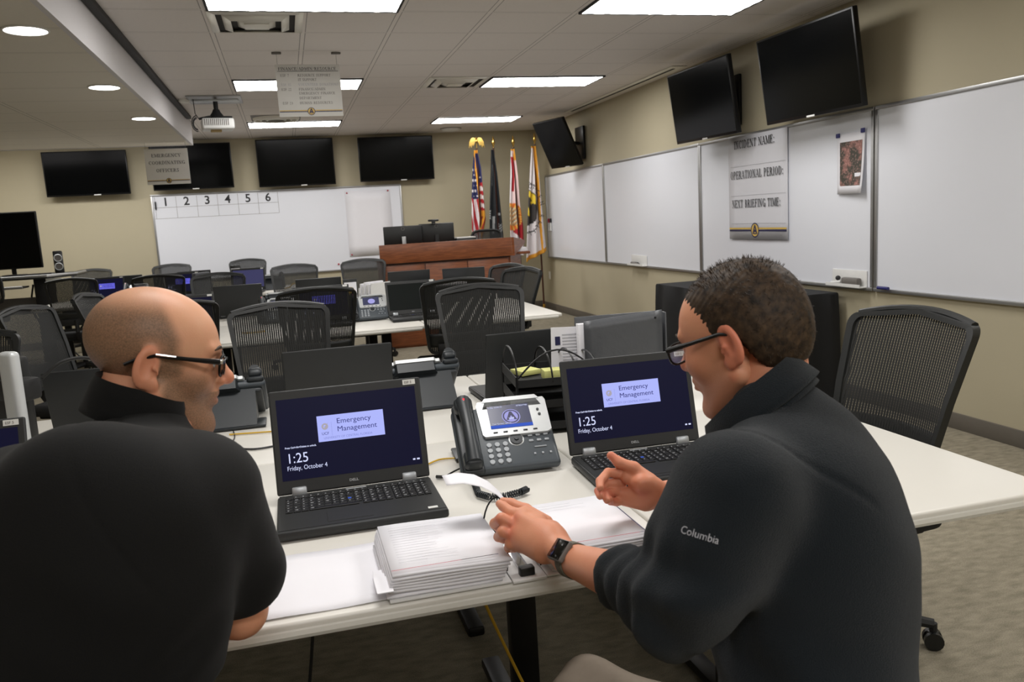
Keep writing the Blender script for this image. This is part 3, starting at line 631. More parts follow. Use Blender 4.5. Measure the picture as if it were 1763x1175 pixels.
# ================================================================== FLAGS
def brush(img): pass
def flag(px, base, top, L_, R_, colour, label, finial, zb=.55, name='flag', Y=11.75, base_on=True):
    """px: pole head place; L_/R_: silhouette tables (height above floor, x) ; colour(s,v)->rgb"""
    x0 = base[0]; r = empty('flag', (x0, base[1], 0), 0, label, 'flag', 'flags in floor stands')
    tx = top[0]-x0
    B().cyl((0, 0, .03), (tx, 0, top[2]), .013, n=12).build('pole', K['pole'], r)
    B().lathe([(.13, 0), (.13, .012), (.11, .022), (.04, .035), (.03, .05), (.022, .06), (.022, .12), (.016, .125)], n=32).build('stand', K['brass'], r)
    f = B()
    if finial == 'eagle':
        f.cyl((tx, 0, top[2]-.05), (tx, 0, top[2]+.06), .008, n=10); f.sph((tx, 0, top[2]+.1), .02, (1, .8, 1.9), 12); f.sph((tx, -.005, top[2]+.145), .013, n=10)
        for s in (-1, 1):
            f.prism([(0, .115), (s*.03, .15), (s*.07, .145), (s*.105, .09), (s*.115, .0), (s*.095, .04), (s*.08, .005), (s*.062, .05), (s*.045, .03), (s*.025, .08)][::s], -.006, .006, frame((tx, 0, top[2]), (1, 0, 0), (0, 0, 1)))
    else: f.lathe([(.006, -.05), (.014, -.03), (.008, -.01), (.01, .02), (.026, .06), (.018, .11), (.004, .16)], (tx, 0, top[2]), 14)
    f.build('finial', K['brass'], r)
    zt = top[2]-.03; nz, ns = 90, 64
    bm = bmesh.new(); V = []
    Lz = np.array(L_); Rz_ = np.array(R_)
    for i in range(nz+1):
        v = i/nz; row = []
        for j in range(ns+1):
            s = j/ns
            zl = Lz[-1, 0]; zr = Rz_[-1, 0]; zbot = zl*(1-s)+zr*s; z = zt+(zbot-zt)*v
            xl = np.interp(-z, -Lz[:, 0], Lz[:, 1]); xr = np.interp(-z, -Rz_[:, 0], Rz_[:, 1]); wd = xr-xl
            x = xl+wd*s; y = -.03-.035*min(1, v*3+.2)*math.sin(s*PI*5+v*1.2)-.02*math.sin(s*9-v*4)
            row.append((bm.verts.new((x-x0, y, z)), s, v, z))
        V.append(row)
    cl = bm.loops.layers.color.new('Col') if False else None
    me = bpy.data.meshes.new('cloth')
    for i in range(nz):
        for j in range(ns): bm.faces.new((V[i][j][0], V[i+1][j][0], V[i+1][j+1][0], V[i][j+1][0]))
    bm.verts.index_update(); bm.to_mesh(me)
    at = me.color_attributes.new('Col', 'FLOAT_COLOR', 'POINT')
    for i in range(nz+1):
        for j in range(ns+1):
            vt = V[i][j]; at.data[vt[0].index].color = colour(vt[1], vt[2], vt[0].co.x+x0, vt[3])
    bm.free()
    for p in me.polygons: p.use_smooth = True
    me.materials.append(K['flag']); o = bpy.data.objects.new('cloth', me); COL.objects.link(o); o.parent = r
    md = o.modifiers.new('t', 'SOLIDIFY'); md.thickness = .002; md.offset = 0
    return r
RED, WHT, BLU, GLD, BLK = srgb(168, 34, 44), srgb(222, 216, 218), srgb(34, 38, 84), srgb(214, 150, 44), srgb(24, 28, 32)
def fx(px, py, Y=11.6): p = c_at(px, py, Y); return (p.z, p.x)
def pxof(x, z, Y=11.6):
    d = Vector((x, Y, z))-CAM; q = d.dot(_f); return 881.5+FPX*d.dot(_r)/q, 587.5-FPX*d.dot(_u)/q
def us(s, v, x, z):
    X, Y = pxof(x, z); xs = 816.5+(Y-262)*.13       # gold fringe running down the hoist edge
    if v < .03: return GLD
    if abs(X-(817.5+(Y-262)*.088)) < 1.1: return GLD
    if X < 817.5+(Y-262)*.088:
        if Y < 342:
            a = ((X*1.0+Y*.5) % 5, (Y % 9)); st = (int(Y/9) % 2)*2.5
            return WHT if abs((X-812+st) % 5-2.5) < 1.1 and abs(Y % 9-4.5) < 1.6 and Y > 290 else BLU
        return RED if ((X-813)-(Y-342)*.14) % 7.5 < 3.7 else WHT
    if Y < 315: return BLU if not (abs(X-827) < 1 and abs(Y-305) < 1.5) else WHT
    if Y > 372: return srgb(150, 40, 30) if (X+Y*.3) % 6 < 3 else GLD
    if Y > 362: return GLD
    return RED if (Y-(X-823)*.5-318) % 14 > 7 else WHT
def pow_(s, v, x, z):
    X, Y = pxof(x, z); w = srgb(170, 172, 172)
    if 283 < Y < 320 and abs(X-848.5) < .8: return srgb(120, 126, 128)
    if 360 < Y < 378 and X < 848 and (Y-(X-843)*-.5) % 4 < 1.6: return w
    if (X-859)**2+(Y-369)**2 < 8: return w
    if 372 < Y < 402 and abs(X-(851+abs(Y-385)*-.0)) < 1.2: return w
    if 385 < Y < 398 and 860 < X < 868 and (X+Y) % 5 < 2: return w
    if 375 < Y < 395 and 857 < X < 861: return srgb(70, 40, 40)
    return BLK
def fl(s, v, x, z):
    X, Y = pxof(x, z)
    if v < .02: return GLD
    d = math.hypot(X-882, (Y-373)*.8)
    if X > 885.5 and Y < 275: return GLD
    if 13 < d < 19: return srgb(214, 110, 40) if (math.atan2(Y-373, X-882)*9) % 2 > .7 else srgb(232, 190, 90)
    if d <= 13: return [srgb(206, 190, 150), srgb(196, 120, 50), srgb(120, 130, 110), srgb(224, 206, 180)][int((X*.7+Y*.5) % 4)]
    if abs(X-(883.5)+(Y-270)*-.01) < 3-(Y-272)*.03 and 270 < Y < 330: return RED
    if Y > 373 and X > 886 and Y < 404+(X-890)*.9 and Y > 373+(896-X)*.9: return RED
    return srgb(226, 200, 198) if X > 884 and Y < 360 else WHT
def ucf(s, v, x, z):
    X, Y = pxof(x, z)
    if v < .02: return GLD
    e = 921+(Y-262)*.085 if Y < 330 else 926.8+(Y-330)*.07
    if abs(X-e-1.2) < 1.6: return GLD
    if v > .965: return GLD
    d = math.hypot((X-908.)*1.0, (Y-358)*.62)
    if X < e:
        if abs(d-27) < .6 or abs(d-19) < .5: return BLK
        if 20.5 < d < 26: return WHT
        if d < 19:
            dd = math.hypot(X-909, (Y-352)*.6)
            if (d > 12.5 and Y < 352 and X < 924) or (X < 914 and 350 < Y < 372 and X-909 < (Y-350)*.25): return srgb(226, 196, 60)
            if abs(X-917)+abs(Y-349)*.8 < 2.6: return srgb(226, 196, 60)
            return srgb(56, 52, 52)
    return WHT
flag(0, (2.72, 11.67), (2.735, 0, 2.43), [fx(817, 262), fx(815, 290), fx(813, 345), fx(813, 412), fx(812, 440)], [fx(823, 262), fx(829, 290), fx(834, 340), fx(838, 378), fx(834, 405), fx(829, 440)], us, 'draped stars and stripes flag with an eagle finial', 'eagle')
flag(0, (2.97, 11.67), (2.98, 0, 2.43), [fx(846.5, 262), fx(846, 300), fx(844, 360), fx(843, 410), fx(842, 440)], [fx(851, 262), fx(857, 300), fx(865, 370), fx(869, 405), fx(871, 440)], pow_, 'draped black flag with white figure on a brass-topped pole', 'spear')
flag(0, (3.30, 11.67), (3.275, 0, 2.43), [fx(880.5, 260), fx(880, 300), fx(878.5, 350), fx(879, 400), fx(880, 440)], [fx(887, 260), fx(892, 300), fx(897, 350), fx(903, 390), fx(906, 440)], fl, 'draped white and red flag with an orange seal', 'spear')
uf = flag(0, (3.62, 11.67), (3.60, 0, 2.46), [fx(916, 259), fx(914, 290), fx(911, 350), fx(908, 400), fx(906, 452)], [fx(924, 259), fx(929, 300), fx(934, 350), fx(940, 400), fx(944, 432)], ucf, 'draped white flag with a black seal and gold fringe by the corner', 'spear')
p0 = uf.location
for k, ch in enumerate('OFCENTRALFL'):
    a = math.radians(82-k*15.5); X = 908+23.2*math.cos(a)*1.0; Y = 358-23.2*math.sin(a)/.62
    if X < 907 or X > 931: continue
    p = c_at(X, Y, 11.6); q = (c_at(X, Y, 11.6)-Vector((p0.x, p0.y, 0)))
    text('lettering', ch, .1, frame((q.x-.03, -.115, q.z-.03), (math.sin(a), 0, -math.cos(a)), (math.cos(a), 0, math.sin(a))), K['ink'], uf, sx=.7)
# ================================================================== FURNITURE
def chair(name='office_chair'):
    """mesh-back swivel chair, sitter faces +y, origin on the floor"""
    r = empty(name)
    def S(u, v, off=0):      # back surface: u -1..1 across, v 0..1 up
        hw = .205+.05*v; z = .56+.50*v-.035*v*u*u*(v > .5)
        y = -.215-.10*v-.04*v*v-off+.05*u*u
        return Vector((hw*u, y, z))
    def ring(e): # rounded outline in (u,v)
        pts = []
        for cx, cy, a0 in ((1-.1, 1-.07, 0), (-1+.1, 1-.07, 90), (-1+.16, .1, 180), (1-.16, .1, 270)):
            for k in range(6):
                a = math.radians(a0+k*18); q_ = .1 if a0 < 180 else .16; pts.append((cx+q_*math.cos(a), cy+.07*math.sin(a) if a0 < 180 else cy+.1*math.sin(a)))
        return pts
    out = ring(0); iu, iv = .91, .93
    inn = [(u*iu, .5+(v-.5)*iv) for u, v in out]
    f = B(); n = len(out); rows = []
    for (a, o1), (b_, o2) in (((out, -.006), (inn, -.002)),):
        pass
    def sub(poly, off): 
        P = []
        for i in range(n):
            for t in (0, .5):
                u = poly[i][0]*(1-t)+poly[(i+1) % n][0]*t; v = poly[i][1]*(1-t)+poly[(i+1) % n][1]*t
                P.append(f.bm.verts.new(S(u, v, off)))
        return P
    a, b_, c, d = sub(out, -.008), sub(inn, -.008), sub(inn, .016), sub(out, .022)
    m = len(a)
    for p, q in ((a, b_), (b_, c), (c, d), (d, a)):
        for i in range(m): f.bm.faces.new((p[i], p[(i+1) % m], q[(i+1) % m], q[i]))
    # rolled top lip
    top = [S(-1+.1+(1.8)*k/12, .985, .0) for k in range(13)]
    f.tube([p+Vector((0, -.012, .004)) for p in top], .013, 8)
    f.build('back_frame', K['chair'], r)
    g = B(); g.grid([[S(-iu+2*iu*i/12, .5+(j/14-.5)*iv, .004) for j in range(15)] for i in range(13)]); g.build('back_mesh', K['mesh'], r, keepn=True)
    l = B(); l.grid([[S(-iu+2*iu*i/12, .1+j*.045, .02) for j in range(5)] for i in range(13)]); l.build('lumbar_support', K['chair'], r, solid=.006)
    s = B(); s.box((0, .02, .455), (.49, .47, .07), bev=.03, seg=4); s.box((0, 0, .415), (.4, .36, .03), bev=.01); s.build('seat', K['seat'], r)
    k = B(); k.tube([(0, -.1, .4), (0, -.22, .42), (0, -.27, .5), (0, -.262, .62)], .022, 8); k.box((0, -.02, .385), (.16, .24, .05), bev=.015); k.tube([(.08, .05, .39), (.2, .06, .385), (.25, .05, .39)], .008, 6); k.box((0, -.255, .6), (.3, .025, .07), bev=.01)
    k.build('tilt_mechanism', K['blackm'], r)
    B().cyl((0, 0, .07), (0, 0, .38), .026, n=14).build('gas_column', K['steel'], r)
    for i in range(5):
        A = 2*PI*i/5+.3; c_, s_ = math.cos(A), math.sin(A)
        b = B(); b.tube([(0, 0, .115), (.1*c_, .1*s_, .11), (.3*c_, .3*s_, .082)], [.028, .024, .016], 8); b.cyl((.3*c_, .3*s_, .05), (.3*c_, .3*s_, .085), .012, n=8)
        leg = b.build('base_leg', K['blackm'], r)
        t = Vector((-s_, c_, 0)); p = Vector((.3*c_, .3*s_, .03)); b = B()
        for q in (-1, 1): b.cyl(p+t*(.008*q), p+t*(.024*q), .029, n=16)
        b.box(p+Vector((0, 0, .018)), (.03, .03, .02), bev=.006); b.build('caster', K['black'], leg)
    return r
ch0 = chair(); chuse = [True]
def place_chair(x, y, deg, label, dz=0, group='mesh-back office chairs'):
    o = ch0 if chuse[0] else copy_tree(ch0); chuse[0] = False
    o.location = (x, y, dz); o.rotation_euler = (0, 0, math.radians(deg)); tag(o, label, 'office chair', group); return o
# deg 0: sitter faces away from the camera (+y); 180: sitter faces the camera
place_chair(1.60, 2.17, 95, 'large black mesh chair in the right foreground beyond the white table', 0)
place_chair(-.05, 4.0, 184, 'dark mesh chair whose back rises behind the bald man and the centre laptop lid')
place_chair(1.0, 4.2, 176, 'dark mesh chair behind the wire organizer and open black laptop')
place_chair(.15, 5.62, 0, 'black mesh chair with a lit blue screen glowing through its back')
place_chair(1.05, 5.5, -2, 'black mesh chair at the second table, mostly behind another chair')
place_chair(-.68, 5.4, 2, 'black mesh chair right behind the bald head with a blue screen behind it')
place_chair(-1.27, 5.45, -110, 'grey mesh chair turned sideways left of the bald man')
place_chair(-1.47, 3.86, 178, 'grey chair back cut off by the left edge of the photo')
place_chair(-1.10, 6.4, -100, 'small grey chair turned sideways just left above the bald head')
place_chair(-.66, 7.95, 180, 'mesh chair facing the camera behind a dark laptop lid at the second table')
place_chair(.05, 8.85, 180, 'mesh chair facing the camera in front of the back whiteboard, centre left')
place_chair(.76, 9.02, 172, 'mesh chair facing the camera left of the wooden lectern')
place_chair(1.78, 7.62, 118, 'dark chair back standing in front of the lectern, left of a pair', -.08)
place_chair(1.62, 6.6, 115, 'dark chair back standing in front of the lectern, right of a pair', -.06)
place_chair(-2.22, 9.72, 5, 'black chair with a lit screen behind it at the far left table')
place_chair(-1.28, 9.15, 2, 'black chair before a lit screen just above the bald head')
place_chair(-2.55, 11.75, 178, 'far chair facing the camera against the beige wall at left')
place_chair(-1.53, 11.65, 180, 'far chair facing the camera against the left edge of the whiteboard')
place_chair(-.55, 11.75, 180, 'far chair facing the camera against the middle left of the whiteboard')
place_chair(2.22, 3.95, 118, 'dark chair standing behind the head of the man in the fleece jacket', 0)

def table(x0, x1, y0, y1, label):
    r = empty('training_table', ((x0+x1)/2, (y0+y1)/2, 0), 0, label, 'table', 'white laminate training tables'); w_, d_ = x1-x0, y1-y0
    B().box((0, 0, .727), (w_-.004, d_-.004, .026), bev=.008, seg=3).build('table_top', K['table'], r)
    for s in (-1, 1): B().tube([(-w_/2+.03, s*(d_/2-.012), .718), (w_/2-.03, s*(d_/2-.012), .718)], .014, 10).build('edge_band', K['tedge'], r)
    for s in (-1, 1):
        xx = s*(w_/2-.22) if w_ > 1.2 else s*.09
        l = B(); l.box((xx, 0, .36), (.07, .05, .68), bev=.006); l.box((xx, 0, .035), (.06, d_*.82, .035), bev=.01); l.box((xx, 0, .7), (.05, d_*.75, .025), bev=.004)
        l.build('leg', K['steel'], r)
    B().box((0, 0, .66), (max(w_-.5, .2), .03, .06), bev=.004).build('crossbar', K['steel'], r)
    return r
for a in ((-.78, .72, 1.42, 2.48, 'white table where the open ring binder and laptop lie'), (.72, 1.665, 1.42, 2.48, 'white table end at the right by the man in fleece'), (-2.28, -.78, 1.42, 2.48, 'white table partly hidden by the man in the black polo'),
          (-.78, .72, 2.48, 3.54, 'white table under the laptop lids facing away, centre'), (.72, 1.665, 2.48, 3.54, 'white table under the wire organizer and grey binder'), (-2.28, -.78, 2.48, 3.54, 'white table at far left behind the grey monitor stand'),
          (-.7, .86, 5.47, 6.53, 'second-row white table with a phone and dark laptop'), (.86, 1.83, 5.47, 6.53, 'second-row white table end seen through a chair back'), (-.7, .86, 6.53, 7.59, 'second-row far table with the document rack'), (.86, 1.83, 6.53, 7.59, 'second-row far table before the two chairs at the lectern'),
          (-1.15, -.7, 5.47, 6.53, 'second-row white table behind the bald head'), (-1.15, -.7, 6.53, 7.59, 'second-row far table left of the document rack'),
          (-2.7, -1.2, 9.75, 10.8, 'third-row white table at left with a lit laptop'), (-1.2, .3, 9.75, 10.8, 'third-row white table in front of the back whiteboard')):
    table(*a)

# ---- laptops
LW, LD, LH = .376, .253, .255
def laptop(kind, tilt=14, logo='logo', detail=True):
    """origin at the hinge centre on the table, user side is -y"""
    r = empty('laptop'); hz = .022
    b = B(); b.box((0, -LD/2, .0125), (LW, LD, .021), bev=.006, seg=2); base = b.build('base', K['lap'], r)
    B().box((0, -LD/2+.004, .0234), (LW-.01, LD-.012, .001)).build('palm_rest', K['lapd'], base)
    if detail:
        k = B(); kl = B()
        for row in range(6):
            ncol = 19; x = -LW/2+.02; y = -.034-row*.0182-(.003 if row else 0)
            for c in range(ncol):
                if row == 5 and 4 <= c <= 9:
                    if c == 4: k.box((x+.0176*2.5, y, .0255), (.0176*6-.002, .0155, .003), bev=.001, seg=1)
                    x += .0176; continue
                h = .011 if row == 0 else .0155
                if c == 14: x += .004
                k.box((x+.0078, y, .0255), (.0158, h, .003), bev=.001, seg=1)
                if (c*7+row*5) % 11: rect(kl, x+.004, y+.0005, x+.0075+.003*((c*row) % 2), y+.0035, I, .0272)
                x += .0176
        k.build('keyboard', K['keys'], base, ang=20); kl.build('key_legends', K['legend'], base, keepn=True)
        t = B(); t.box((-.028, -.193, .0244), (.1, .066, .001), bev=.0004, seg=1); t.build('touchpad', K['lapd'], base)
        B().box((.155, -.2305, .0244), (.022, .012, .0008)).build('badge_sticker', K['label'], base)
        B().box((0, -.014, .0245), (.05, .004, .001)).build('power_led', K['legend'], base)
        B().box((-.021, -.0735-.0182, .0268), (.008, .008, .0012)).build('track_point', K['pblue'], base)
    lf = Tr(0, 0, hz) @ Rx(math.radians(-tilt))
    b = B(); b.box((0, .006, LH/2+.002), (LW, .011, LH), bev=.005, seg=2); b.xf(lf); lid = b.build('lid', K['lap'], r)
    for s in (-1, 1):
        b = B(); b.box((s*.135, -.002, .012), (.036, .014, .022), bev=.004); b.xf(Tr(0, 0, hz-.004) @ Rx(math.radians(-tilt))); b.build('hinge', K['hinge'], r)
    F = lf @ Tr(0, -.0002, .002) @ Matrix(((1, 0, 0, 0), (0, 0, -1, 0), (0, 1, 0, 0), (0, 0, 0, 1)))
    x0, x1, y0, y1 = -LW/2+.016, LW/2-.016, .034, LH-.022
    q = B(); rect(q, -LW/2+.004, .004, LW/2-.004, LH-.004, F, .0004); q.build('bezel', K['lapd'], lid, keepn=True)
    sm = {'lock': 'scr', 'off': 'scroff', 'dim': 'scrdim'}[kind]
    q = B(); rect(q, x0, y0, x1, y1, F, .0008); scn = q.build('screen', K[sm], lid, keepn=True)
    q = B(); disc(q, 0, LH-.011, .0028, F, .001, n=12); q.build('webcam', K['keys'], lid, keepn=True)
    text('maker_mark', 'DELL', .0085, F @ Tr(-.002, .0145, .001), K['legend'], lid, 'CENTER', bold=.0002, sx=1.2)
    q = B(); rect(q, LW/2-.045, LH-.017, LW/2-.013, LH-.004, F, .001); lb = q.build('asset_label', K['label'], lid, keepn=True)
    if detail: text('label_text', 'ESF 5', .0085, F @ Tr(LW/2-.041, LH-.0135, .0013), K['inkgrey'], lb)
    # outer side mark
    G = lf @ Tr(0, .0118, LH*.5) @ Matrix(((-1, 0, 0, 0), (0, 0, 1, 0), (0, 1, 0, 0), (0, 0, 0, 1)))
    q = B(); disc(q, 0, 0, .017, G, .0003, r0=.0145); q.build('lid_mark', K['lapd'], lid, keepn=True)
    if kind == 'lock':
        px0 = x0+.094; px1 = px0+.164; py1 = y1-.05; py0 = py1-.064
        q = B(); rect(q, px0, py0, px1, py1, F, .0012); pn = q.build('logo_panel', K[logo], scn, keepn=True)
        text('panel_text', 'Emergency', .0182, F @ Tr(px0+.047, py0+.0415, .0015), K['scnavy'], scn, bold=0, sx=1.06)
        text('panel_text', 'Management', .0182, F @ Tr(px0+.047, py0+.0215, .0018), K['scnavy'], scn, bold=0, sx=1.06)
        text('panel_text', 'UNIVERSITY OF CENTRAL FLORIDA',   .008, F @ Tr(px0+.013, py0+.0055, .0015), K['scfaint'], scn, sx=.94)
        text('panel_text', 'UCF', .0095, F @ Tr(px0+.009, py0+.0165, .0015), K['scnavy'], scn, sx=1.0)
        q = B(); disc(q, px0+.018, py0+.037, .0082, F, .0015, n=14, r0=.004); poly(q, [(px0+.010, py0+.044), (px0+.017, py0+.036), (px0+.026, py0+.046), (px0+.02, py0+.03)], F, .0016); q.build('panel_crest', K['scgold'], scn, keepn=True)
        q = B(); rect(q, px0+.034, py0+.013, px0+.0345, py0+.047, F, .0015); q.build('panel_rule', K['scfaint'], scn, keepn=True)
        text('clock', '1:25', .034, F @ Tr(x0+.013, y0+.042, .0015), K['sctext'], scn, sx=.92)
        text('date', 'Friday, October 4', .0155, F @ Tr(x0+.013, y0+.024, .0015), K['sctext'], scn, sx=.86)
        text('unlock_hint', 'Press Ctrl+Alt+Delete to unlock.', .0062, F @ Tr(x0+.012, y0+.0775, .0015), K['sctext'], scn, bold=.00015, sx=.9)
        q = B(); rect(q, x1-.023, y0+.012, x1-.017, y0+.016, F, .0015); rect(q, x1-.013, y0+.012, x1-.006, y0+.016, F, .0015); q.build('tray_icons', K['sctext'], scn, keepn=True)
    return r
la = laptop('lock'); lb_ = laptop('lock', 14, 'logof', False); lo = laptop('off', 20); lc = laptop('off', 14, detail=False); ld = laptop('dim', 10, detail=False)
used = set()
def put(p, x, y, deg, label, z=.742, s=1.0, cat='laptop', group='open black laptops'):
    o = p if p.name not in used else copy_tree(p); used.add(p.name)
    o.location = (x, y, z); o.rotation_euler = (0, 0, math.radians(deg)); o.scale = (s, s, s)
    tag(o, label, cat, group); return o
put(la, .112, 2.068, 0, 'open laptop on the left with its lock screen showing beside the grey phone', s=1.03)
put(la, .89, 2.066, -2, 'open laptop in front of the man in fleece, lock screen showing', s=1.03)
put(la, -.83, 2.08, 3, 'open laptop cut off by the left photo edge, partly behind the black polo', s=1.03)
put(lc, .135, 2.96, 181, 'laptop seen from behind, plain black lid above the front left laptop')
put(lc, .845, 2.93, 182, 'laptop seen from behind with small orange lights, left of the organizer')
put(lc, -.62, 3.0, 178, 'laptop seen from behind left of the bald man')
put(lo, .855, 6.0, 0, 'open laptop with a dark blank screen at the second table', z=.742)
put(lb_, .22, 6.05, 0, 'lit laptop seen through the black chair at the second table')
put(lb_, -.72, 6.1, 0, 'lit laptop behind the chair at the right of the bald head')
put(lc, -.42, 7.05, 183, 'dark laptop lid in front of the far facing chair, second table left')
put(lc, .23, 7.2, 180, 'dark laptop lid above the black chair with the glowing back')
put(lc, 1.02, 7.35, 180, 'dark laptop lid behind the white document rack')
put(lc, 1.5, 7.2, 165, 'small dark laptop lid edge in front of the lectern')
put(lb_, -2.02, 10.2, 2, 'lit laptop at the far left table behind a chair')
put(lb_, -1.2, 10.1, 0, 'lit laptop just above the bald head at the third table')
put(ld, -.47, 10.0, -8, 'pale violet laptop screen at the third table')
put(lc, -1.1, 10.55, 180, 'black laptop lid at the back of the third table')
put(lc, -1.85, 10.5, 178, 'black laptop lid on the far left table, beyond the lit one')
o = [c for c in kids([q for q in bpy.data.objects if q.get('label', '').startswith('laptop seen from behind with small')][0]) if c.name.startswith('base')][0]
b = B()
for x in (.155, .17): b.box((x, .002, .014), (.006, .003, .003))
b.build('status_light', emis('orange_led', srgb(255, 170, 60), 1.2), o.parent)

# ---- desk phones; origin under the front edge centre, user side -y
def phone(lit=True, detail=True):
    r = empty('desk_phone'); A = math.radians(38)
    # tilted body plate: local plane from front (y=0,z=.02) rising backwards
    PF = Tr(0, .0, .018) @ Rx(A)
    L_ = .215; W_ = .275
    b = B(); b.box((.0, L_/2, -.008), (W_, L_, .03), bev=.012, seg=3); b.xf(PF); body = b.build('body', K['phone'], r)
    b = B(); b.box((.0, L_/2, -.028), (W_*.9, L_*.86, .02), bev=.008); b.xf(PF); b.build('back_shell', K['phoned'], r)
    # foot stand
    b = B(); b.box((0, .235, .006), (.26, .12, .01), bev=.004, seg=2); b.prism([(.12, .006), (.29, .006), (.17, .125), (.15, .12)], -.1, .1, Matrix(((0, 0, 1, 0), (1, 0, 0, 0), (0, 1, 0, 0), (0, 0, 0, 1))))
    st = b.build('foot_stand', K['phoned'], r)
    text('maker_mark', 'cisco', .02, Tr(.03, .283, .0125) @ Rz(PI), K['phone'], st, 'CENTER')
    # display housing
    b = B(); b.prism([(-.056, .102), (.12, .102), (.132, .11), (.135, .215), (.13, .226), (-.06, .226), (-.066, .21), (-.062, .11)], .004, .016); b.xf(PF); hz = b.build('display_housing', K['silver'], r)
    b = B(); b.prism([(-.05, .198), (.12, .198), (.105, .232), (-.035, .232)], -.034, .016); b.xf(PF); b.build('display_back', K['phoned'], r)
    b = B(); b.prism([(-.048, .222), (.118, .222), (.108, .236), (-.038, .236)], .004, .0175); b.xf(PF); b.build('top_cap', K['silver'], r)
    sx0, sx1, sy0, sy1 = -.036, .083, .126, .207
    q = B(); rect(q, sx0, sy0, sx1, sy1, PF, .0165); scn = q.build('screen', K['pscr'] if lit else K['pscrl'], r, keepn=True)
    q = B(); disc(q, .027, .164, .026, PF, .017, n=24); q.build('seal', K['psky'], scn, keepn=True)
    if detail:
        q = B(); disc(q, .027, .164, .0235, PF, .0173, n=24, r0=.0195); poly(q, [(.012, .152), (.019, .152), (.027, .168), (.035, .152), (.042, .152), (.03, .181), (.024, .181)], PF, .0174); q.build('seal_mark', K['navy'], scn, keepn=True)
        text('seal_text', 'UCF', .008, PF @ Tr(.027, .1545, .0176), K['sctext'], scn, 'CENTER', bold=.0003)
        q = B(); rect(q, sx0, sy0, sx1, sy0+.011, PF, .0172); q.build('soft_key_bar', K['pblue'], scn, keepn=True)
        text('screen_text', '1:25p 10/04/19', .0065, PF @ Tr(sx0+.003, sy1-.009, .0172), K['sctext'], scn)
        text('screen_text', '4078237700', .0065, PF @ Tr(sx1-.036, sy1-.009, .0172), K['sctext'], scn)
        text('screen_text', 'Your Current Options', .0058, PF @ Tr(sx0+.006, sy0+.014, .0172), K['sctext'], scn)
        text('phone_label', 'ESF 5', .009, PF @ Tr(.01, .2055, .0165), K['inkgrey'], hz)
        text('phone_label', 'CISCO', .006, PF @ Tr(-.045, .2055, .0165), K['inkgrey'], hz)
    b = B()
    for k in range(5): b.box((-.026+k*.028, .113, .0165), (.012, .0045, .003), bev=.001)
    b.xf(PF); b.build('soft_keys', K['phoned'], r)
    b = B()
    for x, y in ((.106, .18), (.108, .163)): b.cyl((x, y, .012), (x, y, .019), .004, n=10)
    b.xf(PF); b.build('side_buttons', K['phoned'], r)
    q = B(); disc(q, .028, .09, .0215, PF, .0078, n=28); q.build('navigation_ring', K['silver'], r, keepn=True)
    b = B(); b.cyl((.028, .09, .0), (.028, .09, .0125), .0175, n=28); b.cyl((.028, .09, .0), (.028, .09, .0155), .006, n=16); b.xf(PF); b.build('navigation_pad', K['phoned'], r)
    for rw in range(4):
        for c in range(3):
            b = B(); b.cyl((-.05+c*.0225, .078-rw*.0185, .004), (-.05+c*.0225, .078-rw*.0185, .011), .0085, .007, n=14); b.xf(PF); b.build('key', K['btn'], r)
    b = B()
    for x in (.073, .095, .117):
        for y in (.098, .08):
            b.box((x-.005, y-.01*(x == .095)*0, .008), (.013, .0075, .005), bev=.002)
    b.box((.09, .058, .008), (.035, .004, .005), bev=.002)
    for x in (.07, .092, .114): b.box((x, .036, .008), (.006, .006, .004), bev=.001)
    b.xf(PF); b.build('function_keys', K['btn'], r)
    # handset in its cradle
    b = B(); b.box((-.103, L_/2+.004, .002), (.062, L_+.02, .02), bev=.01, seg=3); b.xf(PF); b.build('cradle', K['phoned'], r)
    n = 15; b = B(); pts = []; rad = []
    for i in range(n):
        t = i/(n-1); pts.append((-.103, .008+t*(L_-.005), .04+.012*math.sin(t*PI)-.0*t)); rad.append(.021-.004*math.sin(t*PI))
    b.tube(pts, rad, 12); b.box((-.103, .022, .028), (.052, .05, .038), bev=.014, seg=4); b.box((-.103, .205, .03), (.052, .05, .036), bev=.014, seg=4); b.xf(PF); hs = b.build('handset', K['phoned'], r, ang=60)
    b = B(); b.box((-.103, .196, .0595), (.009, .028, .006), bev=.003); b.xf(PF); b.build('message_lamp', K['redled'], hs)
    return r
pa = phone(); pb_ = phone(True, False)
put(pa, .525, 2.055, -4, 'grey desk phone with a seal on its lit screen between the two laptops', cat='desk phone', group='grey desk phones')
put(pa, .455, 3.22, 181, 'desk phone seen from behind, above the front left laptop', cat='desk phone', group='grey desk phones')
put(pa, -.26, 3.26, 180, 'desk phone seen from behind in front of the bald man\'s nose', cat='desk phone', group='grey desk phones')
put(pb_, .53, 5.98, -2, 'desk phone with a pale screen beside the dark laptop at the second table', cat='desk phone', group='grey desk phones')
put(pb_, -.12, 6.35, 0, 'small far desk phone with a white screen rim, above the dark chair top', cat='desk phone', group='grey desk phones')
put(pb_, -.08, 7.3, 180, 'far desk phone turned away on the second table, by the chair', cat='desk phone', group='grey desk phones')
put(pb_, -1.7, 10.0, 0, 'far desk phone with a violet screen just left above the bald head', cat='desk phone', group='grey desk phones')
put(pb_, -.2, 10.35, 180, 'far desk phone on the third table in front of the whiteboard', cat='desk phone', group='grey desk phones')
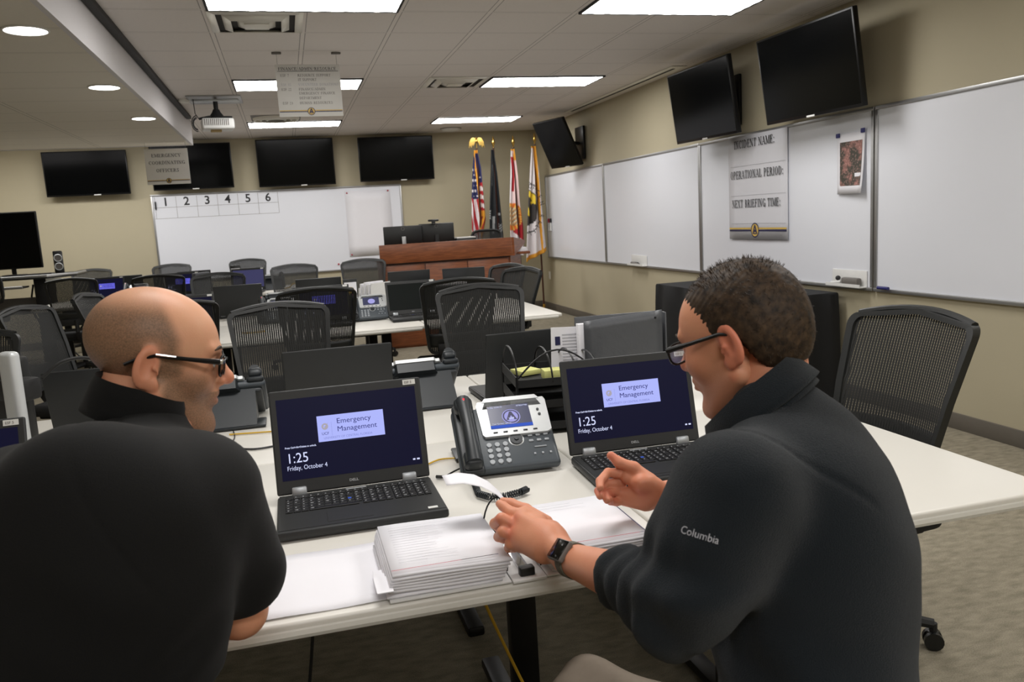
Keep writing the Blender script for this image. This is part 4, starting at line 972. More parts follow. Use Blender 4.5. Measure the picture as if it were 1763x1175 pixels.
# coiled handset cord
b = B(); P = []
path = [Vector(p) for p in ((.41, 2.03, .762), (.405, 1.97, .758), (.40, 1.92, .756), (.42, 1.885, .756), (.46, 1.875, .756), (.50, 1.885, .757), (.52, 1.90, .757))]
def along(path, t):
    f = t*(len(path)-1); i = min(int(f), len(path)-2); return path[i].lerp(path[i+1], f-i)
for k in range(420):
    t = k/419; c = along(path, t); d = (along(path, min(1, t+.01))-along(path, max(0, t-.01))).normalized(); s = d.cross(Vector((0, 0, 1))).normalized()
    a = k*2*PI/11; P.append(c+(s*math.cos(a)+Vector((0, 0, 1))*math.sin(a))*.0075+Vector((0, 0, -.004)))
b.tube(P, .0019, 5); tag(b.build('handset_cord', K['phoned']), 'coiled dark handset cord on the table below the desk phone', 'cord')
def cable(name, pts, r_, m, label, cat='cable'):
    P = [Vector(p) for p in pts]; out = []
    for i in range(len(P)-1):
        p0, p1, p2, p3 = P[max(i-1, 0)], P[i], P[i+1], P[min(i+2, len(P)-1)]
        for k in range(8):
            t = k/8; out.append(.5*((2*p1)+(p2-p0)*t+(2*p0-5*p1+4*p2-p3)*t*t+(3*p1-p0-3*p2+p3)*t**3))
    out.append(P[-1]); return tag(B().tube(out, r_, 6).build(name, m), label, cat)
cable('network_cable', [(.33, 2.25, .745), (.37, 2.28, .745), (.42, 2.27, .745), (.47, 2.25, .745)], .0028, K['yellow'], 'short yellow cable between the left laptop and the desk phone')
cable('network_cable', [(-.25, 2.9, .745), (-.15, 2.88, .745), (-.05, 2.86, .745)], .003, K['yellow'], 'yellow cable in front of the far desk phone near the bald man\'s chin')
cable('power_cable', [(-.24, 2.72, .745), (-.16, 2.66, .745), (-.06, 2.68, .745), (.0, 2.7, .745)], .0035, K['black'], 'black cable lying on the table left of the front laptop')
cable('power_cable', [(-.24, 2.95, .745), (-.23, 2.85, .745), (-.24, 2.74, .745)], .002, K['black'], 'thin black cable from the far phone down the table')
cable('power_cable', [(.33, 2.12, .746), (.36, 2.1, .748), (.42, 2.11, .748), (.47, 2.13, .748)], .005, K['black'], 'thick black cable behind the coiled cord')
cable('power_cable', [(.35, 2.105, .748), (.4, 2.15, .75), (.45, 2.17, .75)], .0025, K['black'], 'thin black cable branching up from the thick one by the phone')
cable('network_cable', [(.34, 1.95, .65), (.42, 1.9, .4), (.52, 1.85, .15), (.62, 1.8, .01), (.75, 1.76, .006)], .004, K['yellow'], 'yellow cable hanging under the white table')
cable('power_cable', [(-.0, 2.0, .7), (-.02, 1.95, .5), (-.08, 1.9, .2), (-.2, 1.85, .005)], .004, K['blackm'], 'thin black cable hanging under the table at left')
cable('power_cable', [(.68, 2.9, .745), (.72, 2.86, .748), (.8, 2.87, .748), (.9, 2.9, .745)], .004, K['black'], 'black cable behind the desk phone near the lid with orange lights')
cable('network_cable', [(-.35, 5.9, .745), (-.28, 5.85, .745), (-.2, 5.88, .745)], .005, K['yellow'], 'yellow cable coil end at the second table left of the mesh chair')
cable('network_cable', [(-.1, 10.1, .745), (-.02, 10.05, .76), (.04, 10.1, .8), (.1, 10.15, .745)], .006, K['yellow'], 'orange-yellow cable loop on the third table')

# ---- wire organizer, folders, notes
og = empty('desk_organizer', (.80, 2.56, .742), math.radians(-6), 'black wire mesh tray organizer with arched wires behind the desk phone', 'organizer')
wx, wy = .27, .3
for lv, z in enumerate((.015, .085, .155)):
    b = B(); b.box((0, 0, z), (wx, wy, .003), bev=.001)
    for s in (-1, 1): b.box((s*wx/2, 0, z+.016), (.003, wy, .034)); b.box((0, s*wy/2, z+.012), (wx, .003, .024))
    b.build('tray', K['blackm'], og)
for sx in (-1, 1):
    for sy in (-1, 1): B().cyl((sx*wx/2, sy*wy/2, 0), (sx*wx/2, sy*wy/2, .19), .004, n=8).build('corner_post', K['steel'], og)
for k, x in enumerate((-.132, -.02, .06, .132)):
    b = B(); b.tube([(x+.0*j, .15*math.cos(PI*j/16), .165+(.1-.012*k)*math.sin(PI*j/16)) for j in range(17)], .0032, 6); b.build('wire_arch', K['steel'], og)
b = B(); b.tube([(-.132+.264*j/14, -.14, .18+.085*math.sin(PI*j/14)) for j in range(15)], .003, 6); b.build('wire_arch', K['steel'], og)
n1 = B().box((0, 0, .008), (.075, .075, .016), bev=.001).build('sticky_notes', K['postit']); n1.location = (.735, 2.62, .902); n1.rotation_euler = (0, 0, .3); tag(n1, 'flat pale yellow sticky note pad in the organizer top tray, left one', 'notepad')
n2 = B().box((0, 0, .015), (.06, .06, .03), bev=.001).build('sticky_notes', K['postit']); n2.location = (.79, 2.5, .902); n2.rotation_euler = (0, 0, -.1); tag(n2, 'thick pale yellow sticky note cube in the organizer top tray, nearer one', 'notepad')
lf = empty('leaflet', (.93, 2.66, .905), math.radians(-8), 'printed white leaflet standing upright behind the right laptop', 'leaflet')
B().box((0, 0, .06), (.17, .002, .15), rot=Ry(.03).to_3x3()).build('sheet', K['paper'], lf)
LF = Matrix(((1, 0, 0, 0), (0, 0, -1, -.002), (0, 1, 0, 0), (0, 0, 0, 1)))
b = B()
for k in range(9): rect(b, -.045, .02+k*.011, .075, .0235+k*.011, LF, 0)
b.build('print_lines', K['inkfaint'], lf, keepn=True); b = B(); rect(b, -.07, .075, -.052, .105, LF, 0); b.build('print_logo', K['navy'], lf, keepn=True)
bd = empty('ring_binder', (1.08, 2.62, .742), math.radians(-4), 'closed grey vinyl binder standing upright behind the right laptop', 'binder')
b = B()
P = [[(-.135+.28*i/10, -.028+.004*math.sin(i*1.9)*(1-j/8), .06+.26*j/8+.02*i/10) for j in range(9)] for i in range(11)]
b.grid(P); b.build('front_cover', K['binder'], bd, solid=.005)
B().box((.0, .035, .185), (.3, .005, .29), bev=.002).build('back_cover', K['binder'], bd); B().box((.16, .003, .185), (.006, .06, .29), bev=.002).build('spine', K['binder'], bd)
B().box((-.01, .003, .175), (.28, .03, .27), bev=.001).build('page_block', K['paper'], bd)
b = B(); b.sph((.12, -.032, .315), .004, n=8); b.build('rivet', K['steel'], bd)
# second-row document rack
dr = empty('document_rack', (.64, 6.72, .742), math.radians(-55), 'white step rack with upright papers on the second table', 'document rack')
b = B()
for k in range(4): b.box((-.07+k*.05, 0, .09+.008*k), (.008, .2, .2+.01*k), rot=Ry(.15).to_3x3())
b.build('divider', K['white'], dr); b = B()
for k in range(3): b.box((-.045+k*.05, -.01, .1+.012*(k % 2)), (.018, .19, .25), rot=Ry(.17).to_3x3())
b.build('papers', K['paper'], dr); B().box((0, 0, .005), (.26, .22, .01)).build('tray', K['white'], dr)
b = B()
for k in range(3): rect(b, -.06+k*.05, .04, -.052+k*.05, .15, Matrix(((1, .15, 0, 0), (0, 0, -1, -.112), (0, 1, 0, 0), (0, 0, 0, 1))), 0)
b.build('print_lines', K['inkfaint'], dr, keepn=True)
def card(x, y, z, deg, label, w_=.11, h_=.16):
    r = empty('standing_card', (x, y, z), math.radians(deg), label, 'card'); B().box((0, 0, h_/2), (w_, .012, h_), bev=.002).build('holder', K['black'], r)
    B().box((0, -.008, h_*.62), (w_*.85, .003, h_*.55)).build('printed_card', K['paper'], r)
    q = B(); disc(q, 0, h_*.6, w_*.28, Matrix(((1, 0, 0, 0), (0, 0, -1, -.0105), (0, 1, 0, 0), (0, 0, 0, 1))), 0); q.build('round_mark', K['gold'], r, keepn=True)
card(.48, 7.0, .742, 3, 'black card holder with a gold round mark left of the document rack', .12, .25)
card(-.62, 10.4, .742, 0, 'small card with a gold mark before the far whiteboard chair', .12, .3)
bx = B().box((0, 0, .1), (.28, .2, .2), bev=.003).build('document_box', K['paper']); bx.location = (-1.27, 10.35, .742); tag(bx, 'pale paper stack beside the grey upright folder at the third table', 'papers')
bx = B().box((0, 0, .13), (.05, .28, .27), bev=.01, rot=Ry(.05).to_3x3()).build('upright_folder', K['binder']); bx.location = (-.98, 9.98, .742); bx.rotation_euler = (0, 0, -.5); tag(bx, 'dark grey upright folder beside the pale papers at the third table', 'folder')
bx = empty('open_folder', (1.2, 7.0, .9), 0, 'open white ledger laid flat above the dark laptop screen', 'folder'); B().box((0, 0, .0), (.5, .3, .02), bev=.004).build('pages', K['paper'], bx); B().box((0, 0, -.016), (.54, .33, .012), bev=.003).build('cover', K['binder'], bx); B().box((0, 0, -.09), (.4, .25, .137), bev=.004).build('box_base', K['blackm'], bx)

# ---- open ring binder in front
ob = empty('open_binder', (.385, 1.56, .741), 0, 'open white ring binder full of pages lying on the table in front', 'binder')
def cover(x0, x1, name):
    B().box(((x0+x1)/2, -.0, .003), (x1-x0, .275, .004), bev=.0015).build(name, K['white'], ob)
cover(-.265, -.035, 'left_cover'); cover(.035, .275, 'right_cover'); B().box((0, 0, .003), (.066, .285, .005), bev=.001).build('spine', K['white'], ob)
B().box((.281, 0, .012), (.004, .275, .02), bev=.001).build('cover_edge', K['navy'], ob); B().box((0, -.118, .012), (.03, .02, .02), bev=.004).build('ring_lever', K['black'], ob); B().box((0, 0, .008), (.022, .25, .008), bev=.003).build('ring_plate', K['chrome'], ob)
def pages(x0, x1, n, z0, th, nm, sgn):
    for k in range(n):
        dx = random.uniform(-.0015, .0015); dy = random.uniform(-.002, .001); z = z0+th*k
        P = [[(x0+(x1-x0)*i/6+dx-sgn*k*.0035*(1 if sgn*(i-3) < 0 else .6), -.128+dy+.262*j/2, z+(.004*(1-((i if sgn < 0 else 6-i)/6))**1 if k else 0)+.0008*math.sin(i+k)) for j in range(3)] for i in range(7)]
        B().grid(P).build(nm, K['paper'], ob, solid=th*.8)
pages(-.268, -.05, 7, .0085, .0058, 'page_stack', -1); pages(.05, .268, 7, .0085, .0054, 'page_stack', 1)
for k in range(3): B().box((-.268-.002*k, -.05-.03*k, .016+.006*k), (.03, .07, .0015)).build('index_tab', K['paper'], ob)
def topdeco(x0, x1, z):
    b = B(); rect(b, x0+.012, -.117, x1-.02, -.1148, I, z); b.build('printed_rule', K['red'], ob, keepn=True); b = B(); rect(b, x1-.02-.06*(x0 < 0), -.117, x1-.008, -.1148, I, z); b.build('printed_rule', K['navy'], ob, keepn=True)
    b = B()
    for k in range(15):
        if x0 > 0 and k not in (13, 14): continue
        ll = x0+.03+random.uniform(.08, .14)*(1 if k % 4 else .6); rect(b, x0+.03, -.085+k*.013, ll, -.0838+k*.013, I, z)
    if x0 < 0 or True: b.build('printed_text', K['inkfaint'], ob, keepn=True)
topdeco(-.268, -.045, .0545); topdeco(.04, .258, .0515)
for y in (-.1, .0, .1):
    b = B(); b.tube([(-.034*math.cos(PI*k/14), y, .01+.078*math.sin(PI*k/14)) for k in range(15)], .0018, 6); b.build('ring', K['steel'], ob)
# page being turned
pg = [(.415, .80), (.40, .83), (.375, .858), (.345, .877), (.31, .886), (.275, .884)]; P = []
for i in range(16):
    t = i/15*(len(pg)-1); k = min(int(t), len(pg)-2); f = t-k
    P.append([(pg[k][0]*(1-f)+pg[k+1][0]*f-.385, 1.59+.1*j/6+.05*(i/15)*(1-j/6)-1.56, pg[k][1]*(1-f)+pg[k+1][1]*f-.741-.006*(1-j/6)) for j in range(7)])
B().grid(P).build('turned_page', K['paper'], ob, solid=.0006)
ps = empty('loose_sheet', (.0, 1.585, .7405), 0, 'large thin white sheet under the open binder near the table edge', 'paper')
P = [[(-.115+.265*i/10, -.143+.286*j/8, .0015+.001*(math.sin(i*.9+j*.7)+1)) for j in range(9)] for i in range(11)]
B().grid(P).build('sheet', K['paper'], ps, solid=.001)
tb = B().box((.67, 1.56, .7415), (.02, .006, .0015)).build('table_label', K['label']); tag(tb, 'tiny white label stuck on the table beside the right pages', 'label')

# ---- wooden lectern desk
ld_ = empty('lectern_desk', (1.0, 9.4, 0), 0, 'cherry wood presenter desk with a slanted right wing below the flags', 'lectern')
B().box((.78, .34, .5), (1.5, .62, 1.0), bev=.003).build('body', K['wood'], ld_)
for k in range(3): B().box((.26+k*.5, .022, .49), (.488, .022, .94), bev=.003).build('door', K['wood'], ld_)
B().box((.775, .0, 1.09), (1.55, .04, .215), bev=.004).build('front_band', K['wood'], ld_)
B().box((.78, .36, 1.0), (1.52, .66, .03), bev=.004).build('worktop', K['wood'], ld_)
b = B(); b.prism([(0, .0), (.47, .13), (.47, .16), (0, .215)], 0, .03, frame((1.55, -.018, .982), (.5, .8, 0), (0, 0, 1))); b.build('wing_band', K['wood'], ld_)
b = B(); b.prism([(0, 0), (.44, 0), (.44, 1.08), (0, .98)], -.03, 0, frame((1.535, .02, 0), (.5, .8, 0), (0, 0, 1))); b.build('wing_panel', K['wood'], ld_)
B().box((.77, .0, .978), (1.5, .01, .012)).build('painted_shade_line', K['blackm'], ld_)  # black strip stands in for the shade under the front band
def monitor(x, y, z, w_, h_, deg, label, silver=False, stand=.18, back=True, grp=None):
    r = empty('monitor', (x, y, z), math.radians(deg), label, 'monitor', grp)
    s = -1 if back else 1      # +y is the screen side when back=True
    B().box((0, 0, stand+h_/2), (w_, .035, h_), bev=.01, seg=2).build('casing', K['black'], r)
    q = B(); q.box((0, -s*.019, stand+h_/2), (w_-.03, .002, h_-.03)); q.build('screen', K['tvscreen'], r)
    q = B(); q.box((0, s*.035, stand*.5+h_*.25), (.05, .02, stand+h_*.45), bev=.006); q.build('stand_column', K['alu'] if silver else K['blackm'], r)
    B().box((0, s*.03, .008), (.22, .18, .014), bev=.005).build('stand_foot', K['alu'] if silver else K['blackm'], r)
    if back:
        q = B(); disc(q, 0, 0, .02, frame((0, -.0195, stand+h_*.86), (1, 0, 0), (0, 0, 1)), 0, r0=.016); q.build('round_mark', K['inkgrey'], r, keepn=True)
    return r
m1 = monitor(1.33, 9.76, 1.015, .46, .235, 5, 'left monitor on the wooden lectern, seen from behind with a silver stand', True, .15)
m2 = monitor(1.74, 9.80, 1.015, .42, .245, -6, 'right monitor on the wooden lectern carrying a webcam', False, .15)
wc = empty('webcam', (1.7, 9.74, 1.425), 0, 'small black webcam clipped on the right lectern monitor', 'webcam'); B().box((0, 0, .02), (.13, .03, .025), bev=.01).build('camera_bar', K['black'], wc); B().box((0, 0, -.0), (.04, .05, .03), bev=.004).build('clip', K['black'], wc)
pl = empty('document_camera', (2.07, 9.75, 1.015), 0, 'low dark box with a bright top edge on the lectern', 'equipment'); B().box((0, 0, .1), (.24, .18, .2), bev=.006).build('casing', K['black'], pl); B().box((0, 0, .207), (.23, .17, .014), bev=.004).build('top_cover', K['white'], pl)
pp = B().box((0, 0, .0), (.16, .2, .05), bev=.003).build('papers', K['paper']); pp.location = (2.72, 9.72, 1.04); tag(pp, 'small stack of white papers on the right wing of the lectern', 'papers')
st_ = B().box((0, 0, 0), (.26, .24, .03), bev=.004).build('wing_shelf', K['wood'], ld_); st_.location = (1.70, .3, 1.0)
def loopchair(x, y, deg, z0, label, s=1):
    r = empty('task_chair', (x, y, 0), math.radians(deg), label, 'office chair')
    b = B(); pts = []
    for k in range(28):
        a = 2*PI*k/28; cx, cz = math.copysign(abs(math.cos(a))**.5, math.cos(a)), math.copysign(abs(math.sin(a))**.5, math.sin(a))
        pts.append((.2*cx, -.24-.04*cz, z0+.2+.16*cz))
    b.tube(pts, .017, 8, closed=True); b.build('back_frame', K['chair'], r)
    g_ = B(); g_.grid([[(.19*(i-4)/4, -.24-.04*(j-4)/4, z0+.2+.15*(j-4)/4) for j in range(9)] for i in range(9)]); g_.build('back_mesh', K['mesh'], r, keepn=True)
    B().box((0, 0, z0-.12), (.46, .44, .08), bev=.03, seg=3).build('seat', K['seat'], r); b = B(); b.tube([(0, -.15, z0-.14), (0, -.26, z0-.1), (0, -.25, z0+.1)], .02, 8); b.build('back_support', K['blackm'], r)
    B().cyl((0, 0, .07), (0, 0, z0-.15), .024, n=12).build('gas_column', K['steel'], r)
    for i in range(5):
        A = 2*PI*i/5; b = B(); b.tube([(0, 0, .11), (.28*math.cos(A), .28*math.sin(A), .07)], [.025, .015], 8); lg = b.build('base_leg', K['blackm'], r)
        B().cyl((.28*math.cos(A)-.015, .28*math.sin(A), .03), (.28*math.cos(A)+.015, .28*math.sin(A), .03), .03, n=14).build('caster', K['black'], lg)
    return r
loopchair(2.5, 10.35, 170, .92, 'dark loop-backed chair top showing behind the wooden lectern')
loopchair(-3.22, 10.05, 15, .78, 'tall black loop-backed stool in front of the left console desk')
# ---- console desk at the left with monitor and speaker
cdk = empty('console_desk', (-3.0, 10.9, 0), 0, 'dark console desk with a silver edge and lower shelf at the left', 'desk')
b = B(); b.prism([(-1.1, -.42), (.32, -.42), (.56, -.1), (.56, .35), (-1.1, .35)], 1.035, 1.075, I); b.build('worktop', K['black'], cdk)
b = B(); b.tube([(-1.1, -.42, 1.068), (.32, -.42, 1.068), (.56, -.1, 1.068), (.56, .34, 1.068)], .016, 8); b.build('silver_edge', K['alu'], cdk)
B().box((-.5, -.45, .955), (1.2, .26, .02), bev=.004).build('lower_shelf', K['black'], cdk); b = B(); b.tube([(-1.1, -.58, .96), (.1, -.58, .96)], .016, 8); b.build('silver_edge', K['alu'], cdk)
for x in (-.9, .18): 
    b = B(); b.box((x, 0, .53), (.16, .3, 1.0), bev=.01); b.box((x, -.05, .02), (.1, .8, .04), bev=.01); b.build('leg', K['blackm'], cdk)
B().box((-.25, .2, .7), (.8, .02, .2), bev=.003).build('modesty_panel', K['inkgrey'], cdk); B().box((-.2, -.1, .03), (.7, .3, .03), bev=.005).build('foot_shelf', K['alu'], cdk)
B().box((.33, -.2, 1.01), (.16, .02, .035)).build('white_label', K['label'], cdk)
monitor(-3.12, 10.85, 1.076, .66, .66, -2, 'large black monitor on the left console desk', False, .08, back=False)
spk = empty('speaker', (-2.63, 10.86, 1.076), math.radians(12), 'small dark upright speaker with two ringed cones on the console desk', 'speaker')
B().box((0, 0, .13), (.1, .13, .26), bev=.012, rot=Rx(-.08).to_3x3()).build('cabinet', K['black'], spk)
b = B()
for z in (.08, .18): b.cyl((0, -.062-.0*z, z), (0, -.076+.01*(z > .1), z), .036, n=24)
b.build('cone', K['inkgrey'], spk)
for z in (.08, .18): B().tube([(.04*math.cos(a), -.078+.01*(z > .1), z+.04*math.sin(a)) for a in [2*PI*k/24 for k in range(24)]], .005, 6, closed=True).build('cone_ring', K['silver'], spk)
kb = B().box((0, 0, .01), (.35, .14, .02), bev=.006).build('keyboard', K['black']); kb.location = (-2.82, 10.62, 1.076); tag(kb, 'black keyboard lying at the foot of the console monitor', 'keyboard')
cable('power_cable', [(-3.0, 11.1, .95), (-3.05, 11.15, .6), (-2.8, 11.2, .25), (-2.5, 11.2, .45), (-2.45, 11.2, .8)], .012, K['blackm'], 'black cable looping under the console desk')
cable('power_cable', [(-2.9, 11.1, .9), (-2.85, 11.15, .5), (-2.75, 11.2, .2), (-2.6, 11.1, .03)], .01, K['blackm'], 'black cable hanging straight under the console desk')
cable('network_cable', [(-2.9, 10.6, .02), (-2.7, 10.5, .03), (-2.5, 10.6, .02)], .01, K['yellow'], 'orange cable on the floor under the console desk')
# ---- draped side table by the right wall
dt = empty('draped_table', (3.46, 5.9, 0), 0, 'side table under a black floor-length cloth by the right wall', 'table'); 
B().box((0, 0, .74), (.58, 1.66, .03), bev=.006).build('table_top', K['table'], dt); b = B()
for sx in (-1, 1):
    for sy in (-1, 1): b.cyl((sx*.25, sy*.75, 0), (sx*.25, sy*.75, .73), .016, n=8)
b.build('leg', K['steel'], dt)
b = B(); per = []
hx, hy = .305, .86
for k in range(240):
    t = k/240*(4*(hx+hy)); 
    if t < 2*hx: p = (-hx+t, -hy); nn = (0, -1)
    elif t < 2*hx+2*hy: p = (hx, -hy+t-2*hx); nn = (1, 0)
    elif t < 4*hx+2*hy: p = (hx-(t-2*hx-2*hy), hy); nn = (0, 1)
    else: p = (-hx, hy-(t-4*hx-2*hy)); nn = (-1, 0)
    per.append((p, nn, k))
rows = []
for z, am in ((.765, 0), (.755, .3), (.6, .6), (.3, .9), (.01, 1.2)):
    rows.append([b.bm.verts.new((min(p[0]*(1+.03*am)+nn[0]*am*.014*math.sin(k*.5+math.sin(k*.13)*2), .335), p[1]*(1+.02*am)+nn[1]*am*.014*math.sin(k*.5), z)) for p, nn, k in per])
for a_, c_ in zip(rows, rows[1:]):
    for k in range(240): b.bm.faces.new((a_[k], a_[(k+1) % 240], c_[(k+1) % 240], c_[k]))
b.bm.faces.new(rows[0][::-1]); cl = b.build('tablecloth', K['cloth']); cl.location = (3.46, 5.9, 0); tag(cl, 'black cloth draped to the floor over the side table by the right wall', 'tablecloth')
# ---- monitor stand at the left
ms = empty('monitor', (-.73, 2.40, .742), math.radians(-30), 'monitor with a silver stand column seen from behind at the left edge', 'monitor')
b = B(); b.box((0, 0, .205), (.05, .034, .41), bev=.013, seg=4); b.build('stand_column', K['silver'], ms); B().box((0, .03, .006), (.18, .16, .012), bev=.005).build('stand_foot', K['silver'], ms)
B().box((-.03, .045, .3), (.1, .06, .06), bev=.01).build('pivot', K['blackm'], ms); B().box((-.24, .075, .25), (.42, .04, .27), bev=.012).build('casing', K['black'], ms)
B().box((-.24, .0965, .25), (.4, .002, .25)).build('screen', K['tvscreen'], ms)
cable('power_cable', [(-.665, 2.42, 1.07), (-.62, 2.45, 1.105), (-.56, 2.48, 1.105), (-.51, 2.5, 1.06), (-.5, 2.5, .98), (-.51, 2.5, .86), (-.53, 2.5, .75)], .005, K['black'], 'thick black cable arching from the silver monitor stand to the table')
# ================================================================== PEOPLE
def smin(a, b, k):
    h = np.clip(.5+.5*(b-a)/k, 0, 1); return b*(1-h)+a*h-k*h*(1-h)
def smax(a, b, k): return -smin(-a, -b, k)
class SDF:
    def __init__(s): s.ops = []
    def cap(s, a, b, ra, rb=None, k=.01, sub=False):
        s.ops.append(('c', np.array(a, float), np.array(b, float), ra, ra if rb is None else rb, k, sub)); return s
    def ell(s, c, r, k=.01, R=None, sub=False):
        s.ops.append(('e', np.array(c, float), np.array(r, float), R, None, k, sub)); return s
    def chain(s, pts, rad, k=.004):
        for i in range(len(pts)-1): s.cap(pts[i], pts[i+1], rad[i], rad[i+1], k)
        return s
    def d(s, P):
        D = None
        for t, a, b, c, e, k, sub in s.ops:
            if t == 'c':
                ba = b-a; L2 = max(1e-12, float(ba@ba)); h = np.clip(((P-a)@ba)/L2, 0, 1)
                v = P-a-h[:, None]*ba; q = np.sqrt((v*v).sum(1))-(c+(e-c)*h)
            else:
                v = P-a
                if c is not None: v = v@c
                k0 = np.sqrt(((v/b)**2).sum(1)); k1 = np.sqrt(((v/(b*b))**2).sum(1)); q = k0*(k0-1)/np.maximum(k1, 1e-9)
            if D is None: D = q
            elif sub: D = smax(D, -q, k)
            else: D = smin(D, q, k)
        return D
def surfnet(fn, lo, hi, h):
    lo = np.array(lo, float); hi = np.array(hi, float); n = np.ceil((hi-lo)/h).astype(int)+1
    ax = [lo[i]+h*np.arange(n[i]) for i in range(3)]
    V = np.empty(n, np.float64)
    for i in range(n[0]):
        Y, Z = np.meshgrid(ax[1], ax[2], indexing='ij'); P = np.stack([np.full(Y.size, ax[0][i]), Y.ravel(), Z.ravel()], 1); V[i] = fn(P).reshape(n[1], n[2])
    ins = V < 0
    c = [ins[dx:n[0]-1+dx, dy:n[1]-1+dy, dz:n[2]-1+dz] for dx in (0, 1) for dy in (0, 1) for dz in (0, 1)]
    s = sum(x.astype(np.int8) for x in c); act = (s > 0) & (s < 8)
    idx = -np.ones(act.shape, int); I3 = np.argwhere(act); idx[act] = np.arange(len(I3))
    acc = np.zeros((len(I3), 3)); cnt = np.zeros(len(I3))
    cor = [(dx, dy, dz) for dx in (0, 1) for dy in (0, 1) for dz in (0, 1)]
    for a in range(8):
        for b_ in range(a+1, 8):
            A, Bc = cor[a], cor[b_]
            if sum(abs(A[i]-Bc[i]) for i in range(3)) != 1: continue
            va = V[I3[:, 0]+A[0], I3[:, 1]+A[1], I3[:, 2]+A[2]]; vb = V[I3[:, 0]+Bc[0], I3[:, 1]+Bc[1], I3[:, 2]+Bc[2]]
            m = (va < 0) != (vb < 0); t = np.where(m, va/np.where(m, va-vb, 1), 0)
            for i in range(3): acc[:, i] += np.where(m, A[i]+t*(Bc[i]-A[i]), 0)
            cnt += m
    verts = lo+(I3+acc/cnt[:, None])*h
    F = []
    for axn in range(3):
        sl0 = [slice(0, n[i]) for i in range(3)]; sl1 = list(sl0); sl0[axn] = slice(0, n[axn]-1); sl1[axn] = slice(1, n[axn])
        a0 = ins[tuple(sl0)]; a1 = ins[tuple(sl1)]; E_ = np.argwhere(a0 != a1)
        u, v = (axn+1) % 3, (axn+2) % 3
        ok = (E_[:, u] > 0) & (E_[:, v] > 0) & (E_[:, u] < n[u]-1) & (E_[:, v] < n[v]-1); E_ = E_[ok]
        flip = a0[E_[:, 0], E_[:, 1], E_[:, 2]]
        q = []
        for du, dv in ((-1, -1), (0, -1), (0, 0), (-1, 0)):
            C = E_.copy(); C[:, u] += du; C[:, v] += dv; q.append(idx[C[:, 0], C[:, 1], C[:, 2]])
        q = np.stack(q, 1); q[~flip] = q[~flip][:, ::-1]; F.append(q)
    return verts, np.concatenate(F)
def npmesh(name, parts, m, parent, cols=None):
    vs = []; fs = []; o_ = 0
    for v, f in parts: vs.append(v); fs.append(f+o_); o_ += len(v)
    v = np.concatenate(vs); f = np.concatenate(fs)
    me = bpy.data.meshes.new(name); me.vertices.add(len(v)); me.vertices.foreach_set('co', v.astype(np.float32).ravel())
    me.loops.add(f.size); me.loops.foreach_set('vertex_index', f.ravel().astype(np.int32)); me.polygons.add(len(f))
    me.polygons.foreach_set('loop_start', np.arange(0, f.size, 4, dtype=np.int32)); 
    me.update(calc_edges=True); me.validate()
    me.polygons.foreach_set('use_smooth', np.ones(len(me.polygons), bool))
    if cols is not None:
        a = me.color_attributes.new('Mask', 'FLOAT_COLOR', 'POINT'); a.data.foreach_set('color', cols.astype(np.float32).ravel())
    me.materials.append(m); o = bpy.data.objects.new(name, me); COL.objects.link(o)
    if parent: o.parent = parent
    return o
def skin_mat(name, base, hair, red):
    m = bpy.data.materials.new(name); m.use_nodes = True; N = m.node_tree.nodes; L = m.node_tree.links; b = N['Principled BSDF']
    at = N.new('ShaderNodeAttribute'); at.attribute_name = 'Mask'; sp = N.new('ShaderNodeSeparateColor'); L.new(at.outputs['Color'], sp.inputs[0])
    tc = N.new('ShaderNodeTexCoord'); n1 = N.new('ShaderNodeTexNoise'); n1.inputs['Scale'].default_value = 18; n1.inputs['Detail'].default_value = 4; L.new(tc.outputs['Object'], n1.inputs['Vector'])
    n2 = N.new('ShaderNodeTexNoise'); n2.inputs['Scale'].default_value = 420; n2.inputs['Detail'].default_value = 3; L.new(tc.outputs['Object'], n2.inputs['Vector'])
    a = N.new('ShaderNodeMix'); a.data_type = 'RGBA'; a.inputs[6].default_value = base; a.inputs[7].default_value = red; 
    k = N.new('ShaderNodeMath'); k.operation = 'MULTIPLY_ADD'; k.inputs[1].default_value = .5; L.new(n1.outputs['Fac'], k.inputs[0]); L.new(sp.outputs[1], k.inputs[2])
    k2 = N.new('ShaderNodeMath'); k2.operation = 'SUBTRACT'; k2.inputs[1].default_value = .15; k2.use_clamp = True; L.new(k.outputs[0], k2.inputs[0]); L.new(k2.outputs[0], a.inputs[0])
    h = N.new('ShaderNodeMix'); h.data_type = 'RGBA'; L.new(a.outputs[2], h.inputs[6]); h.inputs[7].default_value = hair
    r = N.new('ShaderNodeMapRange'); r.inputs[1].default_value = .3; r.inputs[2].default_value = .7; r.inputs[3].default_value = .78; r.inputs[4].default_value = 1.15; L.new(n2.outputs['Fac'], r.inputs[0])
    q = N.new('ShaderNodeMath'); q.operation = 'MULTIPLY'; q.use_clamp = True; L.new(r.outputs[0], q.inputs[0]); L.new(sp.outputs[0], q.inputs[1]); L.new(q.outputs[0], h.inputs[0])
    h2 = N.new('ShaderNodeMix'); h2.data_type = 'RGBA'; L.new(h.outputs[2], h2.inputs[6]); h2.inputs[7].default_value = srgb(196, 120, 106); L.new(sp.outputs[2], h2.inputs[0])
    L.new(h2.outputs[2], b.inputs['Base Color']); b.inputs['Roughness'].default_value = .48; b.inputs['Specular IOR Level'].default_value = .35
    b.inputs['Subsurface Weight'].default_value = .12; b.inputs['Subsurface Radius'].default_value = (.8, .3, .15); b.inputs['Subsurface Scale'].default_value = .012
    bp = N.new('ShaderNodeBump'); bp.inputs['Strength'].default_value = .12; bp.inputs['Distance'].default_value = .002; L.new(n2.outputs['Fac'], bp.inputs['Height']); L.new(bp.outputs[0], b.inputs['Normal'])
    return m
